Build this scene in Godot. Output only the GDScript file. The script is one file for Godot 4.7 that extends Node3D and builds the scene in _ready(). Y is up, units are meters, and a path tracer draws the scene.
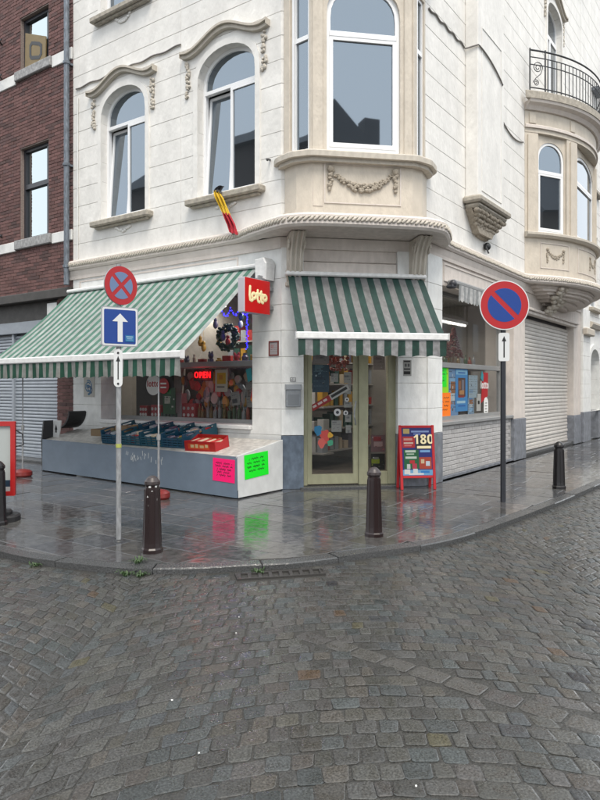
extends Node3D

const EYE := 1.62
const FOC := 666.0
var CL := Vector2(-0.304, 10.678)      # plan positions: x to the right, depth away from the camera
var CR := Vector2(2.0835, 11.0732)
const LCH := 2.42
var FL: Transform3D                     # the three facades: x along the wall, y up, z out into the street
var FC: Transform3D
var FR: Transform3D
var M := {}
var T := {}
var rng := RandomNumberGenerator.new()
var taken := {}
var kerb_line := PackedVector2Array()
var kerb_inner := PackedVector2Array()

# ------------------------------------------------------------------ mesh builder
class MB:
	var v := PackedVector3Array()
	var n := PackedVector3Array()
	var uv := PackedVector2Array()
	var c := PackedColorArray()
	var col := Color(1, 1, 1)
	var colored := false
	var xf := Transform3D.IDENTITY

	func tri(a: Vector3, b: Vector3, d: Vector3, hint: Vector3, ua := Vector2.ZERO, ub := Vector2.ZERO, ud := Vector2.ZERO):
		var g := (b - a).cross(d - a)
		if g.length_squared() < 1e-16:
			return
		g = g.normalized()
		if g.dot(hint) < 0.0:
			g = -g
		else:
			var t := b; b = d; d = t
			var t2 := ub; ub = ud; ud = t2
		tri_n(a, b, d, g, g, g, ua, ub, ud)

	func tri_n(a: Vector3, b: Vector3, d: Vector3, na: Vector3, nb: Vector3, nd: Vector3, ua := Vector2.ZERO, ub := Vector2.ZERO, ud := Vector2.ZERO):
		v.append(xf * a); v.append(xf * b); v.append(xf * d)
		n.append((xf.basis * na).normalized()); n.append((xf.basis * nb).normalized()); n.append((xf.basis * nd).normalized())
		uv.append(ua); uv.append(ub); uv.append(ud)
		c.append(col); c.append(col); c.append(col)

	func smooth(a: Vector3, b: Vector3, d: Vector3, na: Vector3, nb: Vector3, nd: Vector3):
		var g := (b - a).cross(d - a)
		if g.length_squared() < 1e-18:
			return
		if g.dot(na + nb + nd) > 0.0:
			tri_n(a, d, b, na, nd, nb)
		else:
			tri_n(a, b, d, na, nb, nd)

	func quad(a: Vector3, b: Vector3, d: Vector3, e: Vector3, hint: Vector3):
		tri(a, b, d, hint)
		tri(a, d, e, hint)

	# a..e counter-clockwise from lower left, picture the right way up
	func picture(a: Vector3, b: Vector3, d: Vector3, e: Vector3, hint: Vector3):
		tri(a, b, d, hint, Vector2(0, 1), Vector2(1, 1), Vector2(1, 0))
		tri(a, d, e, hint, Vector2(0, 1), Vector2(1, 0), Vector2(0, 0))

	func box(lo: Vector3, hi: Vector3, bv := 0.0):
		bv = minf(bv, minf(hi.x - lo.x, minf(hi.y - lo.y, hi.z - lo.z)) * 0.45)
		var ctr := (lo + hi) * 0.5
		var h := (hi - lo) * 0.5
		for ax in 3:
			var b1 := (ax + 1) % 3
			var b2 := (ax + 2) % 3
			for s in [-1.0, 1.0]:
				var f := Vector3.ZERO
				f[ax] = s
				var q := []
				for k in [[-1.0, -1.0], [1.0, -1.0], [1.0, 1.0], [-1.0, 1.0]]:
					var p := ctr
					p[ax] += s * h[ax]
					p[b1] += k[0] * (h[b1] - bv)
					p[b2] += k[1] * (h[b2] - bv)
					q.append(p)
				quad(q[0], q[1], q[2], q[3], f)
		if bv <= 0.0:
			return
		for ax in 3:
			var b1 := (ax + 1) % 3
			var b2 := (ax + 2) % 3
			for s1 in [-1.0, 1.0]:
				for s2 in [-1.0, 1.0]:
					var q := []
					for e in [[-1.0, 0], [1.0, 0], [1.0, 1], [-1.0, 1]]:
						var p := ctr
						p[ax] += e[0] * (h[ax] - bv)
						p[b1] += s1 * (h[b1] - (bv if e[1] == 1 else 0.0))
						p[b2] += s2 * (h[b2] - (bv if e[1] == 0 else 0.0))
						q.append(p)
					var f := Vector3.ZERO
					f[b1] = s1
					f[b2] = s2
					quad(q[0], q[1], q[2], q[3], f)
		for sx in [-1.0, 1.0]:
			for sy in [-1.0, 1.0]:
				for sz in [-1.0, 1.0]:
					var s := Vector3(sx, sy, sz)
					tri(ctr + s * (h - Vector3(0, bv, bv)), ctr + s * (h - Vector3(bv, 0, bv)), ctr + s * (h - Vector3(bv, bv, 0)), s)

	# polygon in the plane of ax, ay, pushed along az from d0 to d1
	func ext(poly: PackedVector2Array, o: Vector3, ax: Vector3, ay: Vector3, az: Vector3, d0: float, d1: float, bv := 0.0):
		var idx := Geometry2D.triangulate_polygon(poly)
		var top := poly
		if bv > 0.0:
			var r := Geometry2D.offset_polygon(poly, -bv, Geometry2D.JOIN_MITER)
			if r.size() == 1 and r[0].size() == poly.size():
				top = align(poly, r[0])
			else:
				bv = 0.0
		for i in range(0, idx.size(), 3):
			var p := []
			var q := []
			for k in 3:
				var w := poly[idx[i + k]]
				p.append(o + ax * w.x + ay * w.y + az * d0)
				w = top[idx[i + k]]
				q.append(o + ax * w.x + ay * w.y + az * d1)
			tri(p[0], p[1], p[2], -az)
			tri(q[0], q[1], q[2], az)
		var cw := Geometry2D.is_polygon_clockwise(poly)
		for i in poly.size():
			var a := poly[i]
			var b := poly[(i + 1) % poly.size()]
			var e := (b - a)
			var out := Vector2(e.y, -e.x)
			if cw:
				out = -out
			var hint := ax * out.x + ay * out.y
			var a0 := o + ax * a.x + ay * a.y
			var b0 := o + ax * b.x + ay * b.y
			quad(a0 + az * d0, b0 + az * d0, b0 + az * (d1 - bv), a0 + az * (d1 - bv), hint)
			if bv > 0.0:
				var ta := top[i]
				var tb := top[(i + 1) % poly.size()]
				quad(a0 + az * (d1 - bv), b0 + az * (d1 - bv), o + ax * tb.x + ay * tb.y + az * d1, o + ax * ta.x + ay * ta.y + az * d1, hint + az * hint.length())

	func align(poly: PackedVector2Array, inner: PackedVector2Array) -> PackedVector2Array:
		var out := PackedVector2Array()
		if Geometry2D.is_polygon_clockwise(poly) != Geometry2D.is_polygon_clockwise(inner):
			inner.reverse()
		var best := 0
		var bd := 1e9
		for k in inner.size():
			var d := inner[k].distance_squared_to(poly[0])
			if d < bd:
				bd = d
				best = k
		for k in inner.size():
			out.append(inner[(best + k) % inner.size()])
		return out

	func prism(poly: PackedVector2Array, z0: float, z1: float, bv := 0.0):
		ext(poly, Vector3.ZERO, Vector3.RIGHT, Vector3.UP, Vector3.BACK, z0, z1, bv)

	func plan(poly: PackedVector2Array, y0: float, y1: float, bv := 0.0):      # poly in (x, z)
		ext(poly, Vector3.ZERO, Vector3.RIGHT, Vector3.BACK, Vector3.UP, y0, y1, bv)

	func ring(outer: PackedVector2Array, inner: PackedVector2Array, z0: float, z1: float):
		var m := Vector2.ZERO
		for p in outer:
			m += p / outer.size()
		for i in outer.size():
			var j := (i + 1) % outer.size()
			var a := outer[i]; var b := outer[j]; var d := inner[j]; var e := inner[i]
			var f := func(w: Vector2, z: float): return Vector3(w.x, w.y, z)
			quad(f.call(a, z1), f.call(b, z1), f.call(d, z1), f.call(e, z1), Vector3.BACK)
			quad(f.call(a, z0), f.call(b, z0), f.call(d, z0), f.call(e, z0), Vector3.FORWARD)
			var o := (a + b) * 0.5 - m
			quad(f.call(a, z0), f.call(b, z0), f.call(b, z1), f.call(a, z1), Vector3(o.x, o.y, 0))
			quad(f.call(e, z0), f.call(d, z0), f.call(d, z1), f.call(e, z1), Vector3(-o.x, -o.y, 0))

	# profile of (out, up) swept along a path of points; outwards is to the right of travel
	func sweep(path: PackedVector3Array, prof: PackedVector2Array, closed := true):
		var rows := []
		for i in path.size():
			var d0 := (path[i] - path[maxi(i - 1, 0)])
			var d1 := (path[mini(i + 1, path.size() - 1)] - path[i])
			if d0.length() < 1e-6: d0 = d1
			if d1.length() < 1e-6: d1 = d0
			var o0 := d0.normalized().cross(Vector3.UP)
			var o1 := d1.normalized().cross(Vector3.UP)
			var o := (o0 + o1).normalized()
			o /= maxf(0.4, o.dot(o0))
			var row := []
			for p in prof:
				row.append(path[i] + o * p.x + Vector3.UP * p.y)
			rows.append(row)
		var cw := Geometry2D.is_polygon_clockwise(prof)
		for i in path.size() - 1:
			var dir := (path[i + 1] - path[i]).normalized()
			var o := dir.cross(Vector3.UP)
			for k in prof.size() - (0 if closed else 1):
				var k2 := (k + 1) % prof.size()
				var e := prof[k2] - prof[k]
				var nn := Vector2(e.y, -e.x)
				if cw: nn = -nn
				quad(rows[i][k], rows[i + 1][k], rows[i + 1][k2], rows[i][k2], o * nn.x + Vector3.UP * nn.y)
		for en in [0, path.size() - 1]:
			var idx := Geometry2D.triangulate_polygon(prof)
			for i in range(0, idx.size(), 3):
				var hint: Vector3 = (path[0] - path[1]) if en == 0 else (path[-1] - path[-2])
				tri(rows[en][idx[i]], rows[en][idx[i + 1]], rows[en][idx[i + 2]], hint)

	func tube(pts: PackedVector3Array, r, seg := 8):
		var rows := []
		var nrm := []
		var side := Vector3.ZERO
		for i in pts.size():
			var d := (pts[mini(i + 1, pts.size() - 1)] - pts[maxi(i - 1, 0)]).normalized()
			if side == Vector3.ZERO:
				side = d.cross(Vector3.UP if absf(d.y) < 0.9 else Vector3.RIGHT).normalized()
			side = (side - d * side.dot(d)).normalized()
			var up := d.cross(side).normalized()
			var rr: float = r if r is float else r[i]
			var row := []
			var nr := []
			for k in seg:
				var a := TAU * k / seg
				var o := side * cos(a) + up * sin(a)
				row.append(pts[i] + o * rr)
				nr.append(o)
			rows.append(row)
			nrm.append(nr)
		for i in pts.size() - 1:
			for k in seg:
				var j := (k + 1) % seg
				smooth(rows[i][k], rows[i + 1][k], rows[i + 1][j], nrm[i][k], nrm[i + 1][k], nrm[i + 1][j])
				smooth(rows[i][k], rows[i + 1][j], rows[i][j], nrm[i][k], nrm[i + 1][j], nrm[i][j])
		for k in range(1, seg - 1):
			tri(rows[0][0], rows[0][k], rows[0][k + 1], pts[0] - pts[1])
			tri(rows[-1][0], rows[-1][k], rows[-1][k + 1], pts[-1] - pts[-2])

	# profile of (radius, y); flat = facetted
	func lathe(prof: PackedVector2Array, seg := 16, o := Vector3.ZERO, flat := false, turn := 0.0):
		for i in prof.size() - 1:
			var e := prof[i + 1] - prof[i]
			var nn := Vector2(e.y, -e.x).normalized()
			for k in seg:
				var a := TAU * k / seg + turn
				var b := TAU * (k + 1) / seg + turn
				var da := Vector3(cos(a), 0, sin(a))
				var db := Vector3(cos(b), 0, sin(b))
				var p0 := o + da * prof[i].x + Vector3.UP * prof[i].y
				var p1 := o + db * prof[i].x + Vector3.UP * prof[i].y
				var p2 := o + db * prof[i + 1].x + Vector3.UP * prof[i + 1].y
				var p3 := o + da * prof[i + 1].x + Vector3.UP * prof[i + 1].y
				var na := da * nn.x + Vector3.UP * nn.y
				var nb := db * nn.x + Vector3.UP * nn.y
				if flat:
					quad(p0, p1, p2, p3, na + nb)
				else:
					smooth(p0, p1, p2, na, nb, nb)
					smooth(p0, p2, p3, na, nb, na)

	func ball(o: Vector3, r: Vector3, seg := 7, rows := 4):
		for i in rows:
			var t0 := PI * i / rows - PI / 2
			var t1 := PI * (i + 1) / rows - PI / 2
			for k in seg:
				var a := TAU * k / seg
				var b := TAU * (k + 1) / seg
				var q := []
				for w in [[t0, a], [t0, b], [t1, b], [t1, a]]:
					q.append(Vector3(cos(w[0]) * cos(w[1]), sin(w[0]), cos(w[0]) * sin(w[1])))
				smooth(o + q[0] * r, o + q[1] * r, o + q[2] * r, q[0] / r, q[1] / r, q[2] / r)
				smooth(o + q[0] * r, o + q[2] * r, o + q[3] * r, q[0] / r, q[2] / r, q[3] / r)

	func mesh() -> ArrayMesh:
		var a := []
		a.resize(Mesh.ARRAY_MAX)
		a[Mesh.ARRAY_VERTEX] = v
		a[Mesh.ARRAY_NORMAL] = n
		a[Mesh.ARRAY_TEX_UV] = uv
		if colored:
			a[Mesh.ARRAY_COLOR] = c
		var m := ArrayMesh.new()
		m.add_surface_from_arrays(Mesh.PRIMITIVE_TRIANGLES, a)
		return m

# ------------------------------------------------------------------ scene helpers
func obj(called: String, mb: MB, m: Material, parent: Node = null, xf := Transform3D.IDENTITY) -> MeshInstance3D:
	var o := MeshInstance3D.new()
	o.name = called
	o.mesh = mb.mesh()
	o.material_override = m
	o.transform = xf
	(self if parent == null else parent).add_child(o, true)
	return o

func inst(called: String, me: Mesh, m: Material, parent: Node, xf := Transform3D.IDENTITY) -> MeshInstance3D:
	var o := MeshInstance3D.new()
	o.name = called
	o.mesh = me
	o.material_override = m
	o.transform = xf
	(self if parent == null else parent).add_child(o, true)
	return o

func numbered(called: String) -> String:
	if not taken.has(called):
		taken[called] = 0
		return called
	taken[called] += 1
	return "%s_%03d" % [called, taken[called]]

func tag(o: Node, label: String, category: String, group := "", kind := ""):
	o.set_meta("label", label)
	o.set_meta("category", category)
	if group: o.set_meta("group", group)
	if kind: o.set_meta("kind", kind)

func thing(called: String, label: String, category: String, xf := Transform3D.IDENTITY, group := "") -> Node3D:
	var o := Node3D.new()
	o.name = numbered(called)
	o.transform = xf
	add_child(o)
	tag(o, label, category, group)
	return o

func single(called: String, mb: MB, m: Material, label: String, category: String, xf := Transform3D.IDENTITY, group := "") -> MeshInstance3D:
	var o := obj(numbered(called), mb, m, null, xf)
	tag(o, label, category, group)
	return o

func node(called: String, parent: Node, xf := Transform3D.IDENTITY) -> Node3D:
	var o := Node3D.new()
	o.name = called
	o.transform = xf
	parent.add_child(o, true)
	return o

func struct(called: String, mb: MB, m: Material) -> MeshInstance3D:
	var o := obj(called, mb, m)
	o.set_meta("kind", "structure")
	return o

func at(F: Transform3D, x: float, y: float, z: float, turn := 0.0) -> Transform3D:
	return F * Transform3D(Basis(Vector3.UP, turn), Vector3(x, y, z))

func P2(a: Array) -> PackedVector2Array:
	var p := PackedVector2Array()
	for i in range(0, a.size(), 2):
		p.append(Vector2(a[i], a[i + 1]))
	return p

func P3(a: Array) -> PackedVector3Array:
	var p := PackedVector3Array()
	for i in range(0, a.size(), 3):
		p.append(Vector3(a[i], a[i + 1], a[i + 2]))
	return p

func rect(x0: float, y0: float, x1: float, y1: float) -> PackedVector2Array:
	return PackedVector2Array([Vector2(x0, y0), Vector2(x1, y0), Vector2(x1, y1), Vector2(x0, y1)])

func boxed(lo: Vector3, hi: Vector3, bv := 0.0) -> MB:
	var m := MB.new()
	m.box(lo, hi, bv)
	return m

func arch(x0: float, x1: float, y0: float, ys: float, yt: float, k := 14) -> PackedVector2Array:
	var p := PackedVector2Array([Vector2(x0, y0), Vector2(x1, y0)])
	var cx := (x0 + x1) * 0.5
	var hw := (x1 - x0) * 0.5
	for i in k + 1:
		var a := PI * i / k
		p.append(Vector2(cx + hw * cos(a), ys + (yt - ys) * pow(sin(a), 0.8)))
	return p

# plan point (x, depth) from a facade frame
func pt(F: Transform3D, x: float, z: float) -> Vector2:
	var q := F * Vector3(x, 0, z)
	return Vector2(q.x, q.z)

# ------------------------------------------------------------------ textures and materials
func noise_img(sd: int, freq: float, oct: int, lo: float, hi: float, size := 512, gain := 0.5, contrast := 1.0, kind := FastNoiseLite.TYPE_SIMPLEX_SMOOTH) -> ImageTexture:
	var f := FastNoiseLite.new()
	f.seed = sd
	f.noise_type = kind
	f.frequency = freq
	f.fractal_octaves = oct
	f.fractal_gain = gain
	f.fractal_type = FastNoiseLite.FRACTAL_FBM if oct > 1 else FastNoiseLite.FRACTAL_NONE
	var im := f.get_seamless_image(size, size)
	im.convert(Image.FORMAT_L8)
	var d := im.get_data()
	for i in d.size():
		var t := clampf((d[i] / 255.0 - 0.5) * contrast + 0.5, 0.0, 1.0)
		d[i] = int(255.0 * (lo + (hi - lo) * t))
	im = Image.create_from_data(size, size, false, Image.FORMAT_L8, d)
	im.convert(Image.FORMAT_RGB8)
	im.generate_mipmaps()
	return ImageTexture.create_from_image(im)

func normal_img(sd: int, freq: float, oct: int, strength: float, size := 512) -> ImageTexture:
	var f := FastNoiseLite.new()
	f.seed = sd
	f.frequency = freq
	f.fractal_octaves = oct
	var im := f.get_seamless_image(size, size)
	im.convert(Image.FORMAT_RGBA8)
	im.bump_map_to_normal_map(strength)
	return ImageTexture.create_from_image(im)

func mat(r: float, g: float, b: float, rough := 0.8, tex := "", sc := Vector3.ONE, o := {}) -> StandardMaterial3D:
	var m := StandardMaterial3D.new()
	m.albedo_color = Color(r, g, b).linear_to_srgb()
	m.roughness = rough
	m.metallic_specular = o.get("spec", 0.5)
	m.metallic = o.get("metal", 0.0)
	if tex != "":
		m.albedo_texture = T[tex]
	if o.has("rt"):
		m.roughness_texture = T[o.rt]
	if o.has("nt"):
		m.normal_enabled = true
		m.normal_texture = T[o.nt]
		m.normal_scale = o.get("ns", 0.5)
	if tex != "" or o.has("rt") or o.has("nt"):
		m.uv1_triplanar = true
		m.uv1_world_triplanar = true
		m.uv1_scale = sc
	if o.has("vc"):
		m.vertex_color_use_as_albedo = true
	if o.has("coat"):
		m.clearcoat_enabled = true
		m.clearcoat = o.coat
		m.clearcoat_roughness = o.get("cr", 0.05)
	if o.has("em"):
		m.emission_enabled = true
		m.emission = o.em
		m.emission_energy_multiplier = o.get("ee", 1.0)
	if o.has("back"):
		m.backlight_enabled = true
		m.backlight = o.back
	return m

func glass(r: float, g: float, b: float, alpha: float, metal := 0.0) -> StandardMaterial3D:
	var m := StandardMaterial3D.new()
	m.transparency = BaseMaterial3D.TRANSPARENCY_ALPHA
	var c := Color(r, g, b).linear_to_srgb()
	c.a = alpha
	m.albedo_color = c
	m.roughness = 0.02
	m.metallic = metal
	m.metallic_specular = 0.5
	return m

func make_materials():
	T.fine = noise_img(11, 0.05, 5, 0.72, 1.0, 1024, 0.65, 1.5)
	T.blotch = noise_img(12, 0.008, 5, 0.8, 1.0, 1024, 0.6, 1.8)
	T.soft = noise_img(13, 0.006, 5, 0.91, 1.0, 1024, 0.55, 1.5)
	T.streak = noise_img(14, 0.012, 5, 0.72, 1.0, 1024, 0.6, 2.0)
	T.wet = noise_img(15, 0.010, 4, 0.25, 1.0, 1024, 0.6, 2.4)
	T.wetfine = noise_img(16, 0.03, 4, 0.35, 1.0, 1024, 0.6, 2.0)
	T.stone = noise_img(17, 0.07, 4, 0.55, 1.0, 1024, 0.7, 1.7)
	T.bump = normal_img(21, 0.06, 4, 6.0)
	T.lump = normal_img(22, 0.02, 4, 8.0)
	var S := Vector3(0.5, 0.5, 0.5)
	M.white = mat(0.82, 0.805, 0.77, 0.75, "soft", Vector3(0.45, 0.16, 0.45), {nt = "bump", ns = 0.12})
	M.white_joint = mat(0.70, 0.68, 0.64, 0.9, "blotch", S)
	M.white_low = mat(0.80, 0.805, 0.785, 0.55, "soft", Vector3(0.9, 0.4, 0.9), {nt = "bump", ns = 0.1})
	M.beige = mat(0.61, 0.55, 0.465, 0.7, "soft", Vector3(0.8, 0.3, 0.8), {nt = "bump", ns = 0.12})
	M.beige_low = mat(0.68, 0.62, 0.57, 0.7, "soft", Vector3(0.9, 0.35, 0.9), {nt = "bump", ns = 0.15})
	M.carved = mat(0.55, 0.505, 0.435, 0.85, "soft", Vector3(1.5, 0.8, 1.5))
	M.sill = mat(0.46, 0.42, 0.355, 0.8, "blotch", Vector3(1.2, 0.8, 1.2))
	M.relief = mat(0.44, 0.385, 0.31, 0.85, "blotch", Vector3(2, 2, 2))
	M.base_blue = mat(0.12, 0.155, 0.205, 0.5, "blotch", Vector3(0.8, 0.5, 0.8))
	M.base_grey = mat(0.22, 0.235, 0.265, 0.6, "blotch", Vector3(0.8, 0.5, 0.8))
	M.upvc = mat(0.80, 0.81, 0.82, 0.35)
	M.upvc_open = mat(0.80, 0.81, 0.82, 0.35)
	M.pane = glass(0.21, 0.245, 0.28, 0.30, 0.9)
	M.shop_pane = glass(0.05, 0.06, 0.06, 0.08, 0.0)
	M.curtain = mat(0.40, 0.42, 0.41, 0.9, "soft", Vector3(3, 0.4, 3))
	M.room = mat(0.45, 0.43, 0.40, 0.9)
	M.brick = mat(1, 1, 1, 0.85, "stone", Vector3(1.2, 1.2, 1.2), {vc = true})
	M.mortar = mat(0.36, 0.29, 0.26, 0.95, "fine", S)
	M.brick_paint = mat(0.46, 0.45, 0.445, 0.55, "soft", Vector3(1.5, 1.5, 1.5))
	M.brick_paint2 = mat(0.41, 0.40, 0.395, 0.6, "soft", Vector3(1.5, 1.5, 1.5))
	M.bluestone = mat(0.42, 0.42, 0.42, 0.7, "streak", Vector3(1, 0.6, 1))
	M.dark_stone = mat(0.065, 0.06, 0.055, 0.6, "blotch", S)
	M.zinc = mat(0.20, 0.23, 0.27, 0.5, "streak", Vector3(1.5, 0.4, 1.5), {metal = 0.35})
	M.shutter_grey = mat(0.30, 0.335, 0.38, 0.45, "soft", Vector3(0.6, 0.6, 0.6))
	M.shutter_beige = mat(0.62, 0.59, 0.55, 0.5, "soft", Vector3(0.5, 0.5, 0.5))
	M.dark_frame = mat(0.035, 0.037, 0.045, 0.4)
	M.brown_frame = mat(0.16, 0.10, 0.06, 0.5)
	M.grey_frame = mat(0.27, 0.275, 0.275, 0.45, "soft", S)
	M.olive = mat(0.33, 0.325, 0.215, 0.4, "soft", Vector3(1, 0.5, 1))
	M.iron = mat(0.025, 0.027, 0.03, 0.45)
	M.steel = mat(0.36, 0.37, 0.38, 0.5, "blotch", Vector3(2, 0.8, 2), {metal = 0.3})
	M.black_post = mat(0.02, 0.022, 0.028, 0.4)
	M.bollard = mat(0.022, 0.008, 0.008, 0.33, "stone", Vector3(2.5, 1.5, 2.5))
	M.bollard_black = mat(0.010, 0.008, 0.009, 0.35, "stone", Vector3(2.5, 1.5, 2.5))
	M.bollard_cap = mat(0.06, 0.045, 0.045, 0.4, "stone", Vector3(4, 4, 4))
	M.white_paint = mat(0.78, 0.78, 0.77, 0.35, "soft", Vector3(1.5, 1.5, 1.5))
	M.canvas = mat(1, 1, 1, 0.75, "blotch", Vector3(0.6, 0.6, 0.6), {vc = true, back = Color(0.25, 0.3, 0.27)})
	M.canvas_dirty = mat(1, 1, 1, 0.7, "blotch", Vector3(0.9, 0.9, 0.9), {vc = true, back = Color(0.1, 0.11, 0.1)})
	M.sign_red = mat(0.38, 0.010, 0.015, 0.55)
	M.sign_blue = mat(0.003, 0.040, 0.23, 0.55)
	M.sign_blue_pale = mat(0.12, 0.18, 0.32, 0.4)
	M.sign_white = mat(0.62, 0.63, 0.63, 0.35)
	M.sign_back = mat(0.32, 0.33, 0.35, 0.45, "", S, {metal = 0.4})
	M.black = mat(0.012, 0.012, 0.014, 0.45)
	M.rubber = mat(0.018, 0.018, 0.02, 0.6, "fine", Vector3(3, 3, 3))
	M.red_plastic = mat(0.17, 0.018, 0.015, 0.4)
	M.sign_grey = mat(0.45, 0.43, 0.47, 0.5)
	M.counter = mat(0.15, 0.195, 0.25, 0.4, "soft", Vector3(0.5, 0.5, 0.5))
	M.counter_white = mat(0.66, 0.67, 0.66, 0.5, "soft", Vector3(0.8, 0.5, 0.8))
	M.counter_top = mat(0.58, 0.56, 0.52, 0.45, "blotch", Vector3(0.9, 0.9, 0.9))
	M.teal = mat(0.007, 0.062, 0.095, 0.35)
	M.teal2 = mat(0.008, 0.055, 0.10, 0.35)
	M.card = mat(0.26, 0.18, 0.10, 0.85, "fine", Vector3(2, 2, 2))
	M.cobble = mat(1, 1, 1, 0.6, "stone", Vector3(0.9, 0.9, 0.9), {vc = true, rt = "wet", nt = "bump", ns = 0.15, spec = 0.5})
	M.road = mat(0.056, 0.054, 0.048, 0.55, "stone", Vector3(0.9, 0.9, 0.9), {nt = "bump", ns = 0.4})
	M.slab = mat(1, 1, 1, 0.22, "blotch", Vector3(0.8, 0.8, 0.8), {vc = true, rt = "wet", nt = "lump", ns = 0.035, spec = 0.6})
	M.slab_bed = mat(0.03, 0.03, 0.03, 0.4)
	M.kerb = mat(0.105, 0.108, 0.11, 0.42, "stone", Vector3(1, 1, 1), {rt = "wetfine", nt = "bump", ns = 0.3})
	M.pit_shade = mat(0.008, 0.008, 0.008, 0.6)
	M.grate = mat(0.10, 0.095, 0.09, 0.45, "stone", Vector3(3, 3, 3), {metal = 0.4})
	M.paper = mat(0.72, 0.72, 0.70, 0.7)
	M.tube = mat(0.9, 0.9, 0.9, 0.5, "", S, {em = Color(1, 0.98, 0.94), ee = 2.0})
	M.led_blue = mat(0.02, 0.02, 0.5, 0.5, "", S, {em = Color(0.12, 0.10, 1.0), ee = 4.0})
	M.led_red = mat(0.5, 0.02, 0.02, 0.5, "", S, {em = Color(1.0, 0.08, 0.12), ee = 0.9})
	M.shop_wall = mat(0.42, 0.40, 0.36, 0.8, "soft", S)
	M.shop_floor = mat(0.16, 0.14, 0.12, 0.4, "blotch", S)
	M.shelf = mat(0.36, 0.35, 0.33, 0.5)
	M.opposite = mat(0.10, 0.08, 0.07, 0.85)
	M.slate = mat(0.055, 0.06, 0.07, 0.7)
	M.mirror_pane = glass(0.45, 0.50, 0.51, 0.85, 1.0)
	M.mortar_paint = mat(0.26, 0.255, 0.25, 0.7)
	M.dark_cable = mat(0.20, 0.19, 0.18, 0.8)
	M.frame_red = mat(0.36, 0.012, 0.012, 0.35)
	M.shelf_dark = mat(0.10, 0.095, 0.09, 0.7)
	M.paper_dim = mat(0.45, 0.45, 0.44, 0.6)
	M.tinsel = mat(0.14, 0.03, 0.03, 0.4)
	M.wreath = mat(0.02, 0.05, 0.03, 0.5)
	M.carton = mat(0.35, 0.03, 0.04, 0.5)
	var gd := [[0.40, 0.03, 0.03], [0.50, 0.28, 0.04], [0.30, 0.33, 0.36], [0.55, 0.45, 0.32], [0.48, 0.48, 0.46], [0.03, 0.09, 0.07], [0.10, 0.09, 0.13]]
	for i in 7:
		M["goods%d" % i] = mat(gd[i][0], gd[i][1], gd[i][2], 0.35)
	var bd := [[0.05, 0.10, 0.05], [0.22, 0.05, 0.03], [0.22, 0.24, 0.25], [0.16, 0.11, 0.04]]
	for i in 4:
		M["bottle%d" % i] = mat(bd[i][0], bd[i][1], bd[i][2], 0.12)
	M.leaf = mat(0.04, 0.075, 0.025, 0.6, "", S, {back = Color(0.1, 0.2, 0.05)})

# ------------------------------------------------------------------ painted prints
func pic(w: int, h: int, base: Color, marks: Array) -> ImageTexture:
	var im := Image.create(w, h, false, Image.FORMAT_RGB8)
	im.fill(base)
	for k in marks:
		im.fill_rect(Rect2i(int(k[0] * w), int(k[1] * h), maxi(1, int(k[2] * w)), maxi(1, int(k[3] * h))), k[4])
	return ImageTexture.create_from_image(im)

# a busy printed sheet: colour fields, picture patches, rows of small illegible dashes
func print_sheet(sd: int, base: Color, tones: Array, rows: int, w := 96, h := 128, ink := Color(0.15, 0.15, 0.2)) -> ImageTexture:
	var r := RandomNumberGenerator.new()
	r.seed = sd
	var k := []
	for i in tones.size():
		var hh := r.randf_range(0.12, 0.35)
		k.append([r.randf_range(0.03, 0.3), r.randf_range(0.0, 0.7), r.randf_range(0.35, 0.65), hh, tones[i]])
	for i in tones.size() * 6:
		var t: Color = tones[r.randi() % tones.size()]
		k.append([r.randf_range(0.05, 0.85), r.randf_range(0.1, 0.9), r.randf_range(0.03, 0.16), r.randf_range(0.02, 0.07), t.lerp(Color(1, 1, 1) if r.randf() < 0.5 else Color(0, 0, 0), r.randf_range(0.1, 0.6))])
	for i in rows:
		var x := 0.08
		var y := 0.06 + 0.88 * i / maxf(rows, 1)
		while x < 0.9:
			var l := r.randf_range(0.03, 0.13)
			if r.randf() < 0.7:
				k.append([x, y, minf(l, 0.93 - x), 0.022, ink])
			x += l + 0.03
	return pic(w, h, base, k)

func scrawl(sd: int, base: Color, lines: int, w := 160, h := 110) -> ImageTexture:      # felt-pen handwriting too small to read
	var r := RandomNumberGenerator.new()
	r.seed = sd
	var im := Image.create(w, h, false, Image.FORMAT_RGB8)
	im.fill(base)
	var ink := base.darkened(0.75)
	for i in lines:
		var y0 := h * (0.2 + 0.65 * i / lines)
		var x := w * r.randf_range(0.08, 0.2)
		var xe := w * r.randf_range(0.75, 0.92)
		var ph := r.randf() * 9.0
		while x < xe:
			var yy := y0 + sin(x * 0.55 + ph) * 4.0 * sin(x * 0.13 + ph * 2.0) + sin(x * 1.3) * 2.0
			if sin(x * 0.11 + ph) > -0.75:
				im.fill_rect(Rect2i(int(x), int(yy), 2, 3 if i == lines / 2 else 2), ink)
			x += 0.6
	return ImageTexture.create_from_image(im)

func print_mat(t: Texture2D, rough := 0.5, tint := 0.78) -> StandardMaterial3D:
	var m := StandardMaterial3D.new()
	m.albedo_texture = t
	m.albedo_color = Color(tint, tint, tint)
	m.roughness = rough
	return m

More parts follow.
